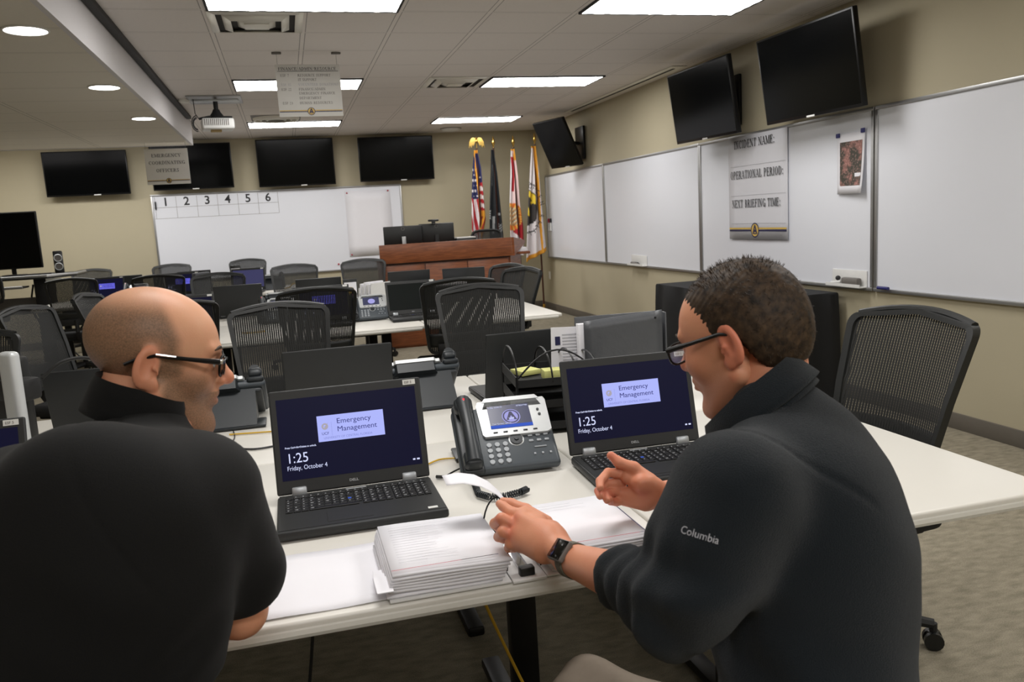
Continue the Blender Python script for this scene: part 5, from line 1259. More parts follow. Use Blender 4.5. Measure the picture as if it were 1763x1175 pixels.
def cloth_mat(name, col, rough, scale, strength, sheen=0, var=.12):
    m = mat(name, col, rough, spec=.2, var=var, scale=12, bump=strength, bscale=scale); m.node_tree.nodes['Principled BSDF'].inputs['Sheen Weight'].default_value = sheen
    m.node_tree.nodes['Principled BSDF'].inputs['Sheen Roughness'].default_value = .5; return m

def head_sdf(jaw=1.0, full=1.0, noseL=1.0):
    """face towards +y, z up, origin at ear level"""
    s = SDF()
    s.ell((0, -.012, .045), (.077*full, .1, .083), .01)
    s.ell((0, .03, .02), (.066*full, .066, .075), .03)
    s.ell((0, .038, -.035), (.058*full, .055, .07), .03)
    for q in (-1, 1):
        s.cap((q*.057*full, .0, -.045), (q*.03, .062, -.093), .022*jaw, .018*jaw, .025)
        s.ell((q*.04, .062, -.018), (.026, .026, .026), .02)
        s.cap((q*.012, .092, .032), (q*.042, .082, .034), .009, .008, .012)
    s.cap((-.014, .08, -.1), (.014, .08, -.1), .019*jaw, .019*jaw, .02)
    s.cap((0, .045, -.074), (0, -.02, -.085), .033, .044, .03)
    for q in (-1, 1): s.ell((q*.032, .099, .010), (.019, .016, .012), .012, sub=True)
    s.cap((0, .09, .022), (0, .108*noseL, -.014), .009, .0125, .01)
    s.ell((0, .112*noseL, -.019), (.013, .013, .011), .008)
    for q in (-1, 1): s.ell((q*.0135, .1*noseL, -.023), (.009, .011, .008), .006)
    for q in (-1, 1):
        s.ell((q*.032, .079, .009), (.0135, .0135, .0125), .003)
        s.cap((q*.022, .091, .016), (q*.044, .084, .015), .003, .003, .005)
        s.cap((q*.022, .0905, .003), (q*.044, .084, .003), .0025, .0025, .005)
    s.ell((0, .086, -.048), (.028, .018, .02), .015)
    s.cap((-.018, .096, -.047), (.018, .096, -.047), .0045, .0045, .006); s.cap((-.016, .097, -.058), (.016, .097, -.058), .0055, .0055, .006)
    s.cap((-.022, .104, -.0525), (.022, .104, -.0525), .0035, .0035, .004, sub=True)
    for q in (-1, 1):     # ears
        xe = q*(.077*full-.003)
        Re = Matrix.Rotation(q*.33, 3, 'Z') @ Matrix.Rotation(-.2, 3, 'X'); Re = np.array(Re)
        s.ell((xe+q*.005, -.012, .006), (.0085, .021, .036), .005, R=Re)
        s.ell((xe+q*.004, -.004, -.022), (.0065, .011, .012), .006)
        s.ell((xe+q*.0155, -.009, .010), (.0095, .0125, .024), .003, R=Re, sub=True)
        s.cap((xe+q*.008, .004, -.004), (xe+q*.010, -.002, .006), .003, .003, .004)
        s.ell((xe+q*.012, .0, -.006), (.006, .005, .007), .004, sub=True)
    return s
def hframe(c, az, pitch, roll):
    """local +y looks along azimuth az (deg from +x), pitch down, roll"""
    return Tr(*c) @ Rz(math.radians(az-90)) @ Rx(math.radians(-pitch)) @ Ry(math.radians(roll))
def xfm(F, v): A = np.array(F); return v@A[:3, :3].T+A[:3, 3]
def sm(x, a, b): t = np.clip((x-a)/(b-a), 0, 1); return t*t*(3-2*t)
def v3(*p): return np.array(p, float)
def pt(px, py, t): return np.array(meas(px, py, t))

def glasses(F, parent, full, frame_col, silver, lens):
    g_ = bpy.data.objects.new('glasses', None); COL.objects.link(g_); g_.parent = parent; g_.matrix_world = F
    w_ = .0775*full
    fr = B()
    for q in (-1, 1):
        P = []
        for k in range(20):
            a = 2*PI*k/20; P.append((q*(.034+.027*math.copysign(abs(math.cos(a))**.7, math.cos(a))), .108-.010*abs(math.cos(a)*q+1)*.5, .008+.017*math.copysign(abs(math.sin(a))**.7, math.sin(a))))
        fr.tube(P, .0022, 6, closed=True)
    fr.tube([(-.009, .11, .013), (0, .112, .016), (.009, .11, .013)], .0022, 6); fr.build('rims', K[frame_col], g_)
    for q in (-1, 1):
        t = B(); t.tube([(q*.061, .103, .018), (q*(w_+.0035), .095, .021), (q*(w_+.005), .05, .023), (q*(w_+.004), .0, .026), (q*(w_+.001), -.025, .019), (q*(w_-.003), -.045, .008)], [.004, .0048, .0035, .003, .003, .003], 8); te = t.build('temple', K['black'] if not silver else K['tvbody'], g_)
        if silver: B().box((q*(w_+.0035), .091, .0215), (.005, .022, .008), bev=.002).build('silver_hinge', K['chrome'], te); B().tube([(q*(w_+.0062), -.0, .0285), (q*(w_+.0072), .03, .0262)], .0022, 6).build('silver_inlay', K['chrome'], te)
        l = B(); l.bm.faces.new([l.bm.verts.new((q*(.034+.026*math.cos(2*PI*k/20)), .1065, .008+.016*math.sin(2*PI*k/20))) for k in range(20)]); l.build('lens', lens, g_, solid=.0015)
    return g_
def glass_mat(name, tint, a):
    m = bpy.data.materials.new(name); m.use_nodes = True; b = m.node_tree.nodes['Principled BSDF']; b.inputs['Base Color'].default_value = tint; b.inputs['Alpha'].default_value = a
    b.inputs['Roughness'].default_value = .08; b.inputs['Specular IOR Level'].default_value = .8; return m
K['lens'] = glass_mat('clear_lens', srgb(200, 205, 240), .22); K['lensd'] = glass_mat('dark_lens', srgb(20, 20, 24), .8)

# ------------------------------------------------ left: bald man in a black polo
pL = empty('person', (-.28, 1.08, 0), 0, 'bald bearded man in a black polo shirt and glasses, seated at left', 'person')
pLi = Tr(.28, -1.08, 0)
def P_(o): o.matrix_parent_inverse = pLi; return o
CL = pt(268, 626, 1.38)
HL = hframe(CL, 7, 10, 1)
hs = head_sdf(1.15, 1.05, 1.02)
v, f = surfnet(lambda P: hs.d(P), (-.1, -.125, -.14), (.1, .135, .142), .0024)
x, y, z = v.T
n_ = np.sin(x*230+y*90)*np.sin(z*210-y*120)*.5
scalp = sm(.066-y-.30*np.abs(z-.03)+.0*n_*.004, -.008, .028)*sm(z, -.05, .0)*sm(.112-z+.25*np.abs(x), -.0, .03)
scalp = sm(.036-y+.35*np.clip(.03-z, 0, 1)-.5*np.clip(z-.05, 0, 1), -.008, .014)*sm(z+.055-.35*np.clip(y+.06, 0, 1), -.012, .02)*(1-sm(z, .08, .118)*.8)
side = sm(-np.abs(x)*-1, .055, .07)
beard = sm(-.004-z+.35*(y-.02)*0, -.02, .02)*sm(y, .0, .022)*sm(.098-np.abs(x)*.2-y+.02*(z < -.04), -.01, .012)
beard = np.maximum(beard, sm(y, .002, .012)*sm(.03-y, -.006, .01)*sm(z, -.03, -.01)*sm(.05-z, 0, .02)*sm(np.abs(x), .055, .065)*.9)
ear = sm(np.abs(x), .0795, .084)
ears_cut = (1-ear)
cols = np.stack([np.clip(np.maximum(scalp*.78, beard*.72)*ears_cut, 0, 1), np.clip(ear*.4+np.exp(-(((x)/.02)**2+((y-.11)/.02)**2+((z+.02)/.015)**2))*.9+.35*np.exp(-(((np.abs(x)-.05)/.02)**2+((y-.06)/.03)**2+((z+.01)/.025)**2)), 0, 1), np.exp(-((x/.02)**2+((y-.1)/.014)**2+((z+.0525)/.007)**2))*.8, np.ones_like(x)], 1)
wv = xfm(HL, v); parts = [(wv, f)]; carr = [cols]
C7 = pt(195, 725, 1.27); nb = SDF(); Hm = np.array(HL)
hp = lambda a, b_, c: xfm(HL, np.array([[a, b_, c]]))[0]
nb.cap(hp(0, -.03, -.04), C7+v3(.03, .05, -.04), .058, .06, .03); nb.cap(hp(0, .0, -.08), C7+v3(.06, .06, -.05), .046, .045, .03)
SL, SR = pt(20, 880, 1.16), pt(352, 850, 1.24)     # shoulders
for q in (SL, SR): nb.cap(C7+v3(.03, .04, -.1), q, .05, .05, .04)
PEL = v3(-.36, .95, .55); nb.ell((C7+PEL)/2+v3(0, .06, 0), (.15, .11, .28), .06)
EL = pt(412, 1052, 1.32); WL = pt(235, 1000, 1.55)
nb.cap(SR, EL+v3(0, 0, .0), .05, .042, .03); nb.cap(EL, WL, .042, .028, .015)
EL2 = pt(-60, 1120, 1.25); WL2 = pt(180, 985, 1.55); nb.cap(SL, EL2, .05, .042, .03); nb.cap(EL2, WL2, .042, .028, .015)
for Wc, dr_ in ((WL, v3(-.06, .02, -.0)), (WL2, v3(.06, .02, 0))):
    nb.ell(Wc+dr_*.6, (.045, .04, .022), .015)
    for k in range(4): nb.chain([Wc+dr_*1.0+v3(0, -.03+.02*k, 0), Wc+dr_*1.7+v3(0, -.032+.022*k, .004), Wc+dr_*(2.2-.1*abs(k-1.5))+v3(0, -.033+.023*k, -.008)], [.009, .0085, .0075], .003)
    nb.chain([Wc+dr_*.4+v3(0, .04, 0), Wc+dr_*1.1+v3(0, .062, .004)], [.012, .009], .004)
vb, fb = surfnet(nb.d, (-.72, .78, .25), (.08, 1.62, 1.27), .007)
parts.append((vb, fb)); cb = np.zeros((len(vb), 4)); cb[:, 3] = 1; cb[:, 1] = .25
npk = sm(hp(0, 0, -.03)[2]-vb[:, 2], -.02, .0)*0; carr.append(cb)
skL = skin_mat('skin_fair_stubble', srgb(214, 160, 126), srgb(98, 80, 62), srgb(206, 120, 92))
P_(npmesh('body', parts, skL, pL, np.concatenate(carr)))
# polo shirt: built a little outside the body
ps_ = SDF(); tc_ = C7+v3(.03, .02, -.1)
CH = (C7+PEL)/2+v3(.02, .03, .06)
ps_.ell(CH, (.175, .12, .27), .08); ps_.ell(PEL+v3(.02, .02, .06), (.19, .15, .2), .1)
ps_.cap(C7+v3(.03, .05, -.03), C7+v3(.03, .03, -.1), .066, .09, .04); ps_.cap(C7+v3(.03, .01, -.085), SR+v3(-.03, 0, -.0), .075, .078, .05); ps_.cap(C7+v3(.03, .01, -.09), SL+v3(.03, 0, 0), .075, .078, .05)
ps_.ell((CH+SR)/2+v3(-.02, -.01, .04), (.13, .10, .13), .09); ps_.cap(SR, SR+(EL-SR)*.30, .082, .078, .05); ps_.cap(SR+(EL-SR)*.3, pt(405, 985, 1.3), .076, .078, .03)
ps_.cap(SL, EL2, .082, .07, .05)
SHe = pt(405, 985, 1.3); dcut = (EL-SR)/np.linalg.norm(EL-SR)
def polo(P):
    D = ps_.d(P)
    w1 = .0035*np.sin(P[:, 2]*34+P[:, 0]*18+np.sin(P[:, 0]*14+P[:, 1]*10)*1.5)*sm(P[:, 2], .8, 1.0)*sm(1.08-P[:, 2], 0, .1)
    D = D+w1*.7
    sA = SR+v3(-.06, -.02, .0); nA = v3(.93, -.1, .35); q1 = ((P-sA)@nA)+.02*np.sin((P[:, 2]-1.0)*9)
    D = D+.0025*np.exp(-(q1/.0035)**2)*sm(.20-np.sqrt(((P-sA)**2).sum(1)), 0, .03)
    fl = (P[:, 0]-P[:, 2]*.8); D = D+.004*np.sin(fl*55+np.sin(P[:, 2]*25)*1.3)*np.exp(-(((P[:, 0]-(SR[0]-.02))/.07)**2+((P[:, 2]-.86)/.08)**2))
    # open cuff: cut beyond the sleeve end
    e = (P-SHe-dcut*.052)@dcut; near = np.sqrt(((P-EL)**2).sum(1))-.2
    c = smax(-(-e), -1e9, .001) if False else e
    D = np.where(near < 0, smax(D, np.where(P[:, 0] > SR[0]-.02, c, -1), .006), D)
    return D
vp, fp = surfnet(polo, (-.72, .68, .25), (.1, 1.45, 1.24), .006)
poloM = cloth_mat('black_polo_knit', srgb(13, 13, 13), .8, 900, .2, .05)
P_(npmesh('polo_shirt', [(vp, fp)], poloM, pL))
def collar(center, az, rad, h, tilt, m, parent, inv, name='collar', flare=.1, gap=40, thick=.004, drop=.9):
    """stand-up collar: az = where it opens (deg from +x), tilt leans it down towards that side"""
    f_ = Vector((math.cos(math.radians(az)), math.sin(math.radians(az)), 0)); l_ = Vector((0, 0, 1)).cross(f_)
    Rm = Matrix.Rotation(math.radians(tilt), 3, l_); b = B(); rows = []
    def ringrow(rr, z, zf=0): 
        row = []
        for i in range(61):
            a = math.radians(gap/2+(360-gap)*i/60); fr = math.cos(a)
            row.append(Vector(center)+Rm @ (f_*(rr*1.08*math.cos(a))+l_*(rr*math.sin(a))+Vector((0, 0, z*(1-.25*max(0, fr))))))
        return row
    for t in (0, .2, .4, .6, .8, 1): rows.append(ringrow(rad*(1.10-.10*t), h*t))
    rows.append(ringrow(rad*1.03, h+thick))
    for t in (.15, .4, .7, 1): rows.append(ringrow(rad*(1.06+flare*t), h*(1-drop*t)))
    b.grid(rows); o = b.build(name, m, parent, solid=thick, ang=80); o.matrix_parent_inverse = inv; return o
collar(pt(232, 716, 1.33), 4, .064, .05, 20, poloM, pL, pLi, flare=.1, drop=1.1)
gl = glasses(HL, pL, 1.05, 'tvbody', True, K['lensd']); gl.matrix_parent_inverse = pLi; gl.matrix_basis = HL if False else gl.matrix_basis
gl.matrix_parent_inverse = Matrix.Identity(4); gl.matrix_basis = pLi @ HL
# trousers
tr_ = SDF(); tr_.ell(PEL+v3(0, .03, -.02), (.19, .17, .13), .06)
for q in (-.12, .1): tr_.cap(PEL+v3(q, .05, -.03), PEL+v3(q*1.3, .48, -.04), .09, .07, .05); tr_.cap(PEL+v3(q*1.3, .48, -.04), PEL+v3(q*1.3, .42, -.48), .068, .05, .03); tr_.cap(PEL+v3(q*1.3, .4, -.51), PEL+v3(q*1.35, .56, -.52), .045, .035, .02)
vt, ft = surfnet(tr_.d, (-.75, .7, -.02), (.0, 1.6, .75), .012); P_(npmesh('trousers', [(vt, ft)], cloth_mat('dark_trousers', srgb(24, 24, 26), .9, 500, .2), pL))

# ------------------------------------------------ right: man in a dark fleece
pR = empty('person', (.78, 1.02, 0), 0, 'man with short brown hair and glasses in a dark fleece jacket, seated at right', 'person')
pRi = Tr(-.78, -1.02, 0)
def Q_(o): o.matrix_parent_inverse = pRi; return o
CR = pt(1280, 586, 1.36)
HR = hframe(CR, 128, 16, -2)
hs2 = head_sdf(1.0, 1.04, .98)
v, f = surfnet(lambda P: hs2.d(P), (-.1, -.125, -.14), (.1, .13, .14), .0024)
x, y, z = v.T; ear = sm(np.abs(x), .078, .083)
stub = sm(-.015-z, -.02, .02)*sm(y, .0, .03)*.22
cols = np.stack([stub*(1-ear), np.clip(ear*.55+.3*np.exp(-(((np.abs(x)-.05)/.02)**2+((y-.06)/.03)**2+((z+.01)/.03)**2))+.7*np.exp(-((x/.02)**2+((y-.11)/.02)**2+((z+.02)/.015)**2)), 0, 1), np.exp(-((x/.02)**2+((y-.1)/.014)**2+((z+.0525)/.007)**2))*.7, np.ones_like(x)], 1)
parts = [(xfm(HR, v), f)]; carr = [cols]
hq = lambda a, b_, c: xfm(HR, np.array([[a, b_, c]]))[0]
C7R = pt(1400, 690, 1.30); nr = SDF()
nr.cap(hq(0, -.035, -.04), C7R+v3(-.05, .03, -.03), .058, .058, .03); nr.cap(hq(0, -.005, -.07), C7R+v3(-.06, .04, -.06), .044, .05, .03)
LS, RS = pt(1262, 850, 1.14), pt(1405, 770, 1.42)
LE, RE = pt(1175, 1035, 1.13), pt(1290, 960, 1.55)
LW_, RW_ = pt(978, 962, 1.44), pt(1158, 850, 1.72)
for q in (LS, RS): nr.cap(C7R+v3(-.05, .02, -.11), q, .05, .05, .04)
PR_ = v3(.64, .92, .55); nr.ell((C7R+PR_)/2, (.11, .1, .22), .05)
nr.cap(LS, LE, .05, .04, .03); nr.cap(RS, RE, .05, .04, .03)
vb, fb = surfnet(nr.d, (.3, .7, .25), (1.15, 1.7, 1.2), .008); parts.append((vb, fb)); cb = np.zeros((len(vb), 4)); cb[:, 3] = 1; cb[:, 1] = .2; carr.append(cb)
# left forearm + hand (holds the page)
a_ = SDF(); a_.cap(LE, LE+(LW_-LE)*.45, .042, .040, .01); a_.cap(LE+(LW_-LE)*.45, LW_, .040, .027, .01)
def hd(px, py, t): return pt(px, py, t)
a_.cap(LW_, hd(940, 930, 1.50), .025, .026, .01)
a_.cap(LW_+v3(.004, .012, -.006), hd(950, 915, 1.53), .024, .02, .01)
a_.cap(hd(946, 925, 1.50), hd(897, 895, 1.555), .026, .016, .016); a_.cap(hd(940, 940, 1.49), hd(892, 918, 1.54), .024, .016, .014); a_.cap(hd(935, 950, 1.49), hd(893, 935, 1.535), .022, .0145, .014)
a_.cap(hd(925, 900, 1.56), hd(905, 885, 1.57), .02, .015, .014)
a_.chain([hd(905, 888, 1.56), hd(881, 884, 1.575), hd(866, 872, 1.6), hd(860, 868, 1.62)], [.0125, .0115, .0095, .008], .004)
a_.chain([hd(895, 910, 1.55), hd(864, 894, 1.555), hd(852, 902, 1.585), hd(858, 910, 1.61)], [.0125, .0115, .010, .0085], .004)
a_.chain([hd(892, 928, 1.54), hd(866, 916, 1.545), hd(858, 925, 1.575), hd(868, 930, 1.6)], [.012, .011, .009, .008], .004)
a_.chain([hd(898, 943, 1.53), hd(878, 937, 1.54), hd(876, 944, 1.565), hd(886, 946, 1.585)], [.011, .0095, .0085, .007], .004)
a_.chain([hd(940, 900, 1.57), hd(905, 878, 1.62), hd(880, 868, 1.64), hd(866, 864, 1.64)], [.014, .0115, .0105, .0085], .006)
lo = np.minimum.reduce([LE, LW_, hd(850, 868, 1.6)])-.06; hi = np.maximum.reduce([LE, LW_, hd(866, 864, 1.66)])+.06
vh, fh = surfnet(a_.d, lo, hi, .0028); parts.append((vh, fh)); cb = np.zeros((len(vh), 4)); cb[:, 3] = 1
kn = np.array([hd(887, 890, 1.545), hd(880, 908, 1.54), hd(880, 925, 1.535), hd(856, 896, 1.55)]); cb[:, 1] = .15+.5*np.clip(sum(np.exp(-((vh-q)**2).sum(1)/.012**2) for q in kn), 0, 1); carr.append(cb)
# right forearm + hand (open, palm towards the camera)
c_ = SDF(); c_.cap(RE, RE+(RW_-RE)*.5, .042, .036, .01); c_.cap(RE+(RW_-RE)*.5, RW_, .036, .026, .01)
T1 = 1.70
c_.cap(RW_, hd(1120, 848, T1), .025, .024, .012); c_.cap(RW_+v3(0, 0, -.004), hd(1120, 862, T1+.01), .02, .018, .012)
c_.cap(hd(1125, 838, T1-.01), hd(1080, 822, T1), .02, .014, .016); c_.cap(hd(1120, 856, T1), hd(1072, 850, T1+.01), .02, .013, .014); c_.cap(hd(1110, 868, T1+.005), hd(1075, 862, T1+.01), .015, .012, .012)
c_.ell(hd(1108, 832, T1-.02), (.024, .02, .02), .012)
c_.chain([hd(1115, 828, T1-.01), hd(1091, 806, T1-.005), hd(1066, 797, T1), hd(1052, 785, T1+.005)], [.018, .0125, .011, .009], .006)
c_.chain([hd(1075, 817, T1+.01), hd(1047, 814, T1+.0), hd(1033, 829, T1-.03), hd(1033, 840, T1-.05)], [.0115, .0098, .009, .0078], .0015)
c_.chain([hd(1070, 832, T1+.015), hd(1043, 833, T1+.005), hd(1030, 846, T1-.025), hd(1033, 855, T1-.045)], [.0112, .0096, .0086, .0074], .0015)
c_.chain([hd(1070, 847, T1+.015), hd(1052, 848, T1+.0), hd(1042, 853, T1-.03), hd(1045, 862, T1-.045)], [.011, .0096, .0084, .0074], .0015)
c_.chain([hd(1074, 861, T1+.01), hd(1061, 865, T1), hd(1051, 864, T1-.02), hd(1050, 860, T1-.035)], [.0102, .0088, .0078, .0068], .0015)
c_.ell(hd(1082, 842, T1-.045), (.02, .022, .016), .008, sub=True)
lo = np.minimum(RE, hd(1028, 870, 1.66))-.05; hi = np.maximum(RE, hd(1028, 780, 1.75))+.06
hi = np.maximum(hi, RW_+.04); lo = np.minimum(lo, RW_-.05)
vh, fh = surfnet(c_.d, lo, hi, .0028); parts.append((vh, fh)); cb = np.zeros((len(vh), 4)); cb[:, 3] = 1
tips = np.array([hd(1033, 840, T1-.03), hd(1032, 855, T1-.03), hd(1045, 856, T1-.03), hd(1051, 860, T1-.02), hd(1052, 786, T1), hd(1108, 845, T1-.02)]); cb[:, 1] = .25+.45*np.clip(sum(np.exp(-((vh-q)**2).sum(1)/.016**2) for q in tips), 0, 1); carr.append(cb)
skR = skin_mat('skin_warm', srgb(214, 152, 118), srgb(120, 90, 66), srgb(208, 116, 92))
Q_(npmesh('body', parts, skR, pR, np.concatenate(carr)))
# hair: a cap hugging the skull plus thousands of short locks
hr = SDF(); hr.ell((0, -.013, .046), (.0795*1.04, .103, .0865), .01); hr.ell((0, -.03, .0), (.0765*1.02, .085, .078), .03)
def hairline(P):
    x, y, z = P.T; ax = np.abs(x)
    # front limit, drops behind the ear to the nape
    front = .086-.55*np.clip(.10-z, 0, 1)**1.0*.62-.10*ax*(z < .1)
    front = np.where(z < .02, -.022-(.02-z)*.35, np.where(z < .045, .012+(z-.02)*1.1, .040+(z-.045)*.75))
    low = -.078+.25*(np.clip(y+.1, 0, 1))
    return np.maximum(y-front, low-z)
def hair(P):
    D = hr.d(P); x, y, z = P.T
    D = D+.0005*np.sin(x*260+z*120)*np.sin(y*240+x*60)+.0004*np.sin(z*620+y*500)
    return smax(D, hairline(P)+.004*np.sin(x*900)*np.sin(z*700+y*300), .012)
vhh, fhh = surfnet(hair, (-.1, -.13, -.09), (.1, .11, .15), .0028)
def hair_mat():
    m = bpy.data.materials.new('brown_hair'); m.use_nodes = True; N = m.node_tree.nodes; L = m.node_tree.links; b = N['Principled BSDF']
    tc = N.new('ShaderNodeTexCoord'); n = N.new('ShaderNodeTexNoise'); n.inputs['Scale'].default_value = 90; n.inputs['Detail'].default_value = 6; L.new(tc.outputs['Object'], n.inputs['Vector'])
    cr = N.new('ShaderNodeValToRGB'); e = cr.color_ramp.elements; e[0].position = .3; e[0].color = srgb(27, 20, 15); e[1].position = .78; e[1].color = srgb(80, 62, 44)
    L.new(n.outputs['Fac'], cr.inputs[0]); L.new(cr.outputs[0], b.inputs['Base Color']); b.inputs['Roughness'].default_value = .6; b.inputs['Specular IOR Level'].default_value = .25; return m
K['hair'] = hair_mat()
# blades
rng = np.random.default_rng(3); sel = rng.integers(0, len(vhh), 9000); pc = vhh[sel]; g0 = 1e-3
nrm_ = np.stack([(hr.d(pc+np.eye(3)[i]*g0)-hr.d(pc-np.eye(3)[i]*g0))/(2*g0) for i in range(3)], 1); nrm_ /= np.linalg.norm(nrm_, axis=1)[:, None]
keep = hairline(pc) < -.002; pc = pc[keep]; nrm_ = nrm_[keep]
flow = np.stack([np.zeros(len(pc)), .15-.8*(pc[:, 2] < .1)*(pc[:, 1] > -.06), -.55*(pc[:, 2] < .1)-.0*pc[:, 2]], 1)+rng.normal(0, .25, (len(pc), 3))
dirv = nrm_*.32+flow*.8; dirv /= np.linalg.norm(dirv, axis=1)[:, None]; ln_ = (.006+.005*rng.random(len(pc)))[:, None]*(np.where(pc[:, 2] > .06, 1.0, .6)*np.where(hairline(pc) > -.012, .45, 1.)*np.where(pc[:, 1] > .03, .7, 1.))[:, None]
sd = np.cross(dirv, nrm_); sd /= np.linalg.norm(sd, axis=1)[:, None]+1e-9
b0 = pc-nrm_*.002; q4 = np.stack([b0-sd*.0007, b0+sd*.0007, b0+dirv*ln_+sd*.0002, b0+dirv*ln_-sd*.0002], 1).reshape(-1, 3)
Q_(npmesh('hair', [(xfm(HR, vhh), fhh), (xfm(HR, q4), np.arange(len(q4)).reshape(-1, 4))], K['hair'], pR))
g2 = glasses(HR, pR, 1.04, 'black', False, K['lens']); g2.matrix_parent_inverse = Matrix.Identity(4); g2.matrix_basis = pRi @ HR
# brows
for Fh, par, inv in ((HL, pL, pLi), (HR, pR, pRi)):
    b = B()
    for q in (-1, 1): b.tube([(q*.015, .1, .034), (q*.03, .0985, .038), (q*.047, .088, .034)], [.002, .0032, .0018], 6)
    b.xf(Fh); o = b.build('eyebrows', K['hair'], par); o.matrix_parent_inverse = inv
    for q in (-1, 1):
        b = B(); b.sph((q*.032, .0805, .009), .0128, n=16); b.xf(Fh); o = b.build('eye', K['white'], par); o.matrix_parent_inverse = inv
        b = B(); b.sph((q*.032, .0885, .0075), .0056, (1, .55, 1), n=12); b.xf(Fh); ir = b.build('iris', K['pole'], o)
# fleece
fs = SDF(); fm = (C7R+PR_)/2
fs.cap(C7R+v3(-.055, .02, -.025), C7R+v3(-.02, .0, -.13), .072, .11, .05); fs.ell(C7R+v3(-.03, -.02, -.19), (.14, .125, .17), .06); fs.ell(fm+v3(.0, -.0, -.0), (.155, .15, .26), .06); fs.ell(PR_+v3(.03, 0, .05), (.16, .16, .2), .07)
fs.cap(C7R+v3(-.03, -.0, -.085), LS+v3(.01, .01, -.01), .08, .08, .05); fs.cap(C7R+v3(-.03, 0, -.085), RS+v3(0, 0, -.02), .08, .078, .05)
fs.cap(LS, (LS+LE)/2, .08, .074, .05); fs.cap((LS+LE)/2, LE, .074, .068, .04)
CU = LE+(LW_-LE)*.50; fs.cap(LE, CU, .066, .047, .04)
CU2 = RE+(RW_-RE)*.55; fs.cap(RS, RE, .075, .064, .05); fs.cap(RE, CU2, .06, .05, .04)
dL = (LW_-LE)/np.linalg.norm(LW_-LE); dR = (RW_-RE)/np.linalg.norm(RW_-RE)
def fleece(P):
    D = fs.d(P)
    h = ((P-LE)@dL)/np.linalg.norm(CU-LE); perp = np.sqrt((((P-LE)-((P-LE)@dL)[:, None]*dL)**2).sum(1))
    arm = sm(h, -.5, .1)*sm(.14-perp, 0, .05)
    D = D+.005*np.sin(((P-LE)@dL)*120+P[:, 2]*20+np.sin(P[:, 0]*60)*.8)*arm
    up = ((P-LS)@((LE-LS)/np.linalg.norm(LE-LS))); D = D+.0065*np.sin(up*62+P[:, 0]*30+np.sin(P[:, 2]*30))*sm(up, .06, .16)*sm(.17-np.sqrt(((P-(LS+LE)/2)**2).sum(1)), 0, .05)
    D = D+.0045*np.sin(P[:, 2]*30+P[:, 0]*26-P[:, 1]*20+np.sin(P[:, 2]*18+P[:, 0]*9)*1.6)*sm(1.0-P[:, 2], 0, .12)
    D = smax(D, (P-CU)@dL-.0 - 0*D, .006) if False else np.where((np.sqrt(((P-LW_)**2).sum(1)) < .30), smax(D, (P-CU)@dL, .008), D)
    D = np.where((np.sqrt(((P-RW_)**2).sum(1)) < .26), smax(D, (P-CU2)@dR, .008), D)
    # armhole seam groove
    sA = LS+v3(.045, .055, .0); nA = v3(-.62, -.55, -.45); nA = nA/np.linalg.norm(nA)
    D = D+.003*np.exp(-(((P-sA)@nA)/.004)**2)*sm(.2-np.sqrt(((P-sA)**2).sum(1)), 0, .03)
    return D
vf, ff = surfnet(fleece, (.32, .6, .3), (1.2, 1.75, 1.22), .0062)
fleM = cloth_mat('charcoal_fleece', srgb(21, 27, 32), .95, 700, .5, .12)
Q_(npmesh('fleece_jacket', [(vf, ff)], fleM, pR))
collar(pt(1322, 718, 1.315), 138, .080, .050, 38, fleM, pR, pRi, gap=30, thick=.007, flare=.14, drop=.8)
o = B(); o = None
# jacket lettering
cu = hd(1203, 920, 1.0)
dv = Vector(meas(1203, 920, 1))-CAM; 
def hit(px, py, sdf):
    dd = np.array(Vector(meas(px, py, 1))-CAM); lo_, P0 = .7, np.array(CAM); t = .7
    for _ in range(80):
        q = float(sdf((P0+dd*t)[None])[0]); t += q*.8/np.linalg.norm(dd)
        if q < .0005 or t > 3: break
    return Vector(P0+dd*(t-.0015))
A_, B__ = hit(1170, 915, fleece), hit(1231, 934, fleece); upv = hit(1200, 905, fleece)-hit(1203, 930, fleece)
Ft = frame(A_+(B__-A_)*.0+upv*-.1, B__-A_, upv)
tx = text('chest_lettering', 'Columbia', .0145, Ft, K['inkfaint'], pR, sx=.92); tx.matrix_parent_inverse = pRi
sw = tx.modifiers.new('wrap', 'SHRINKWRAP'); sw.target = [c for c in kids(pR) if c.name.startswith('fleece')][0]; sw.offset = .0008; sw.wrap_mode = 'ABOVE_SURFACE'
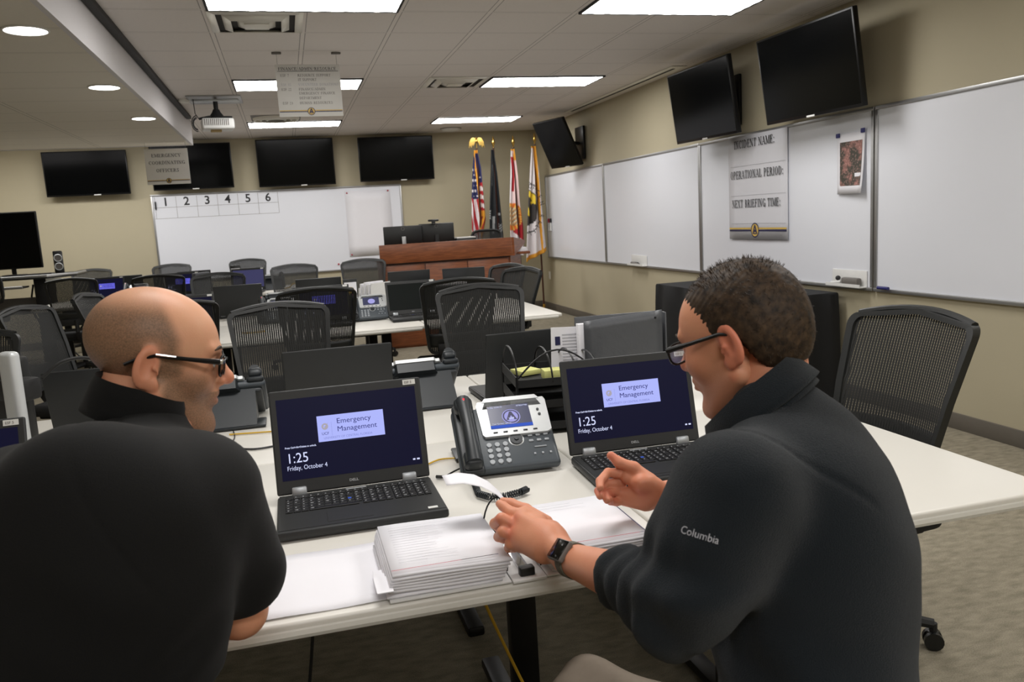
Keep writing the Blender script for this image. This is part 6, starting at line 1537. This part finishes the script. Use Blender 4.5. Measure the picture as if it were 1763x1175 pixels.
# watch
WC = LW_+(LE-LW_)*.06; ax_ = Vector(dL); n0 = (CAM-Vector(WC)); n0 = (n0-ax_*n0.dot(ax_)).normalized(); n0 = (Matrix.Rotation(.25, 3, ax_) @ n0)
Fw = frame(WC, ax_.cross(n0), ax_)       # local z = outwards
Fw = Matrix(((Fw[0][0], Fw[0][1], n0.x, WC[0]), (Fw[1][0], Fw[1][1], n0.y, WC[1]), (Fw[2][0], Fw[2][1], n0.z, WC[2]), (0, 0, 0, 1)))
wt = bpy.data.objects.new('wrist_watch', None); COL.objects.link(wt); wt.parent = pR; wt.matrix_basis = pRi @ Fw
B().box((0, 0, .032), (.040, .046, .011), bev=.004, seg=3).build('case', K['inkgrey'], wt); B().box((0, 0, .0375), (.036, .042, .0022), bev=.0008).build('face', K['watch'], wt)
b = B(); rows = [[(.0305*math.cos(a)*1.0, y_, .0305*math.sin(a)) for y_ in (-.011, -.004, .004, .011)] for a in [2*PI*k/40 for k in range(41)]]; b.grid(rows); b.build('strap', K['strap'], wt, solid=.002)
# trousers, khaki
tq = SDF(); tq.ell(PR_+v3(0, 0, -.03), (.17, .17, .12), .06)
hipA = v3(-.7, .7, 0)
for q in (v3(-.1, -.1, 0), v3(.1, .1, 0)):
    h_ = PR_+q*.7+v3(0, 0, -.04); k_ = h_+hipA*.42+v3(0, 0, .02)+q*.5; an = k_+v3(.02, .0, -.46)
    tq.cap(h_, k_, .09, .072, .05); tq.cap(k_, an, .068, .05, .03); tq.cap(an+v3(0, 0, -.01), an+hipA*.17+v3(0, 0, -.03), .042, .035, .02)
tqd = lambda P: tq.d(P)+.004*np.sin(P[:, 0]*70+P[:, 1]*30)
vt, ft = surfnet(tqd, (.2, .6, -.02), (1.2, 1.6, .75), .01); Q_(npmesh('trousers', [(vt, ft)], K['khaki'], pR))

# ---- stools under the two men
def stool(x, y, label):
    r = empty('swivel_stool', (x, y, 0), .4, label, 'stool'); B().lathe([(.0, .37), (.2, .37), (.215, .39), (.21, .425), (.17, .44), (0, .445)], n=28).build('seat', K['seat'], r)
    B().cyl((0, 0, .06), (0, 0, .37), .025, n=12).build('gas_column', K['steel'], r)
    for i in range(5):
        A = 2*PI*i/5; b = B(); b.tube([(0, 0, .11), (.31*math.cos(A), .31*math.sin(A), .08)], [.026, .017], 8); lg = b.build('base_leg', K['blackm'], r)
        B().cyl((.3*math.cos(A)-.02, .3*math.sin(A), .033), (.3*math.cos(A)+.02, .3*math.sin(A), .033), .032, n=14).build('caster', K['black'], lg)
stool(.83, .93, 'black swivel stool under the man in the fleece jacket'); stool(-.36, .95, 'black swivel stool under the man in the black polo')
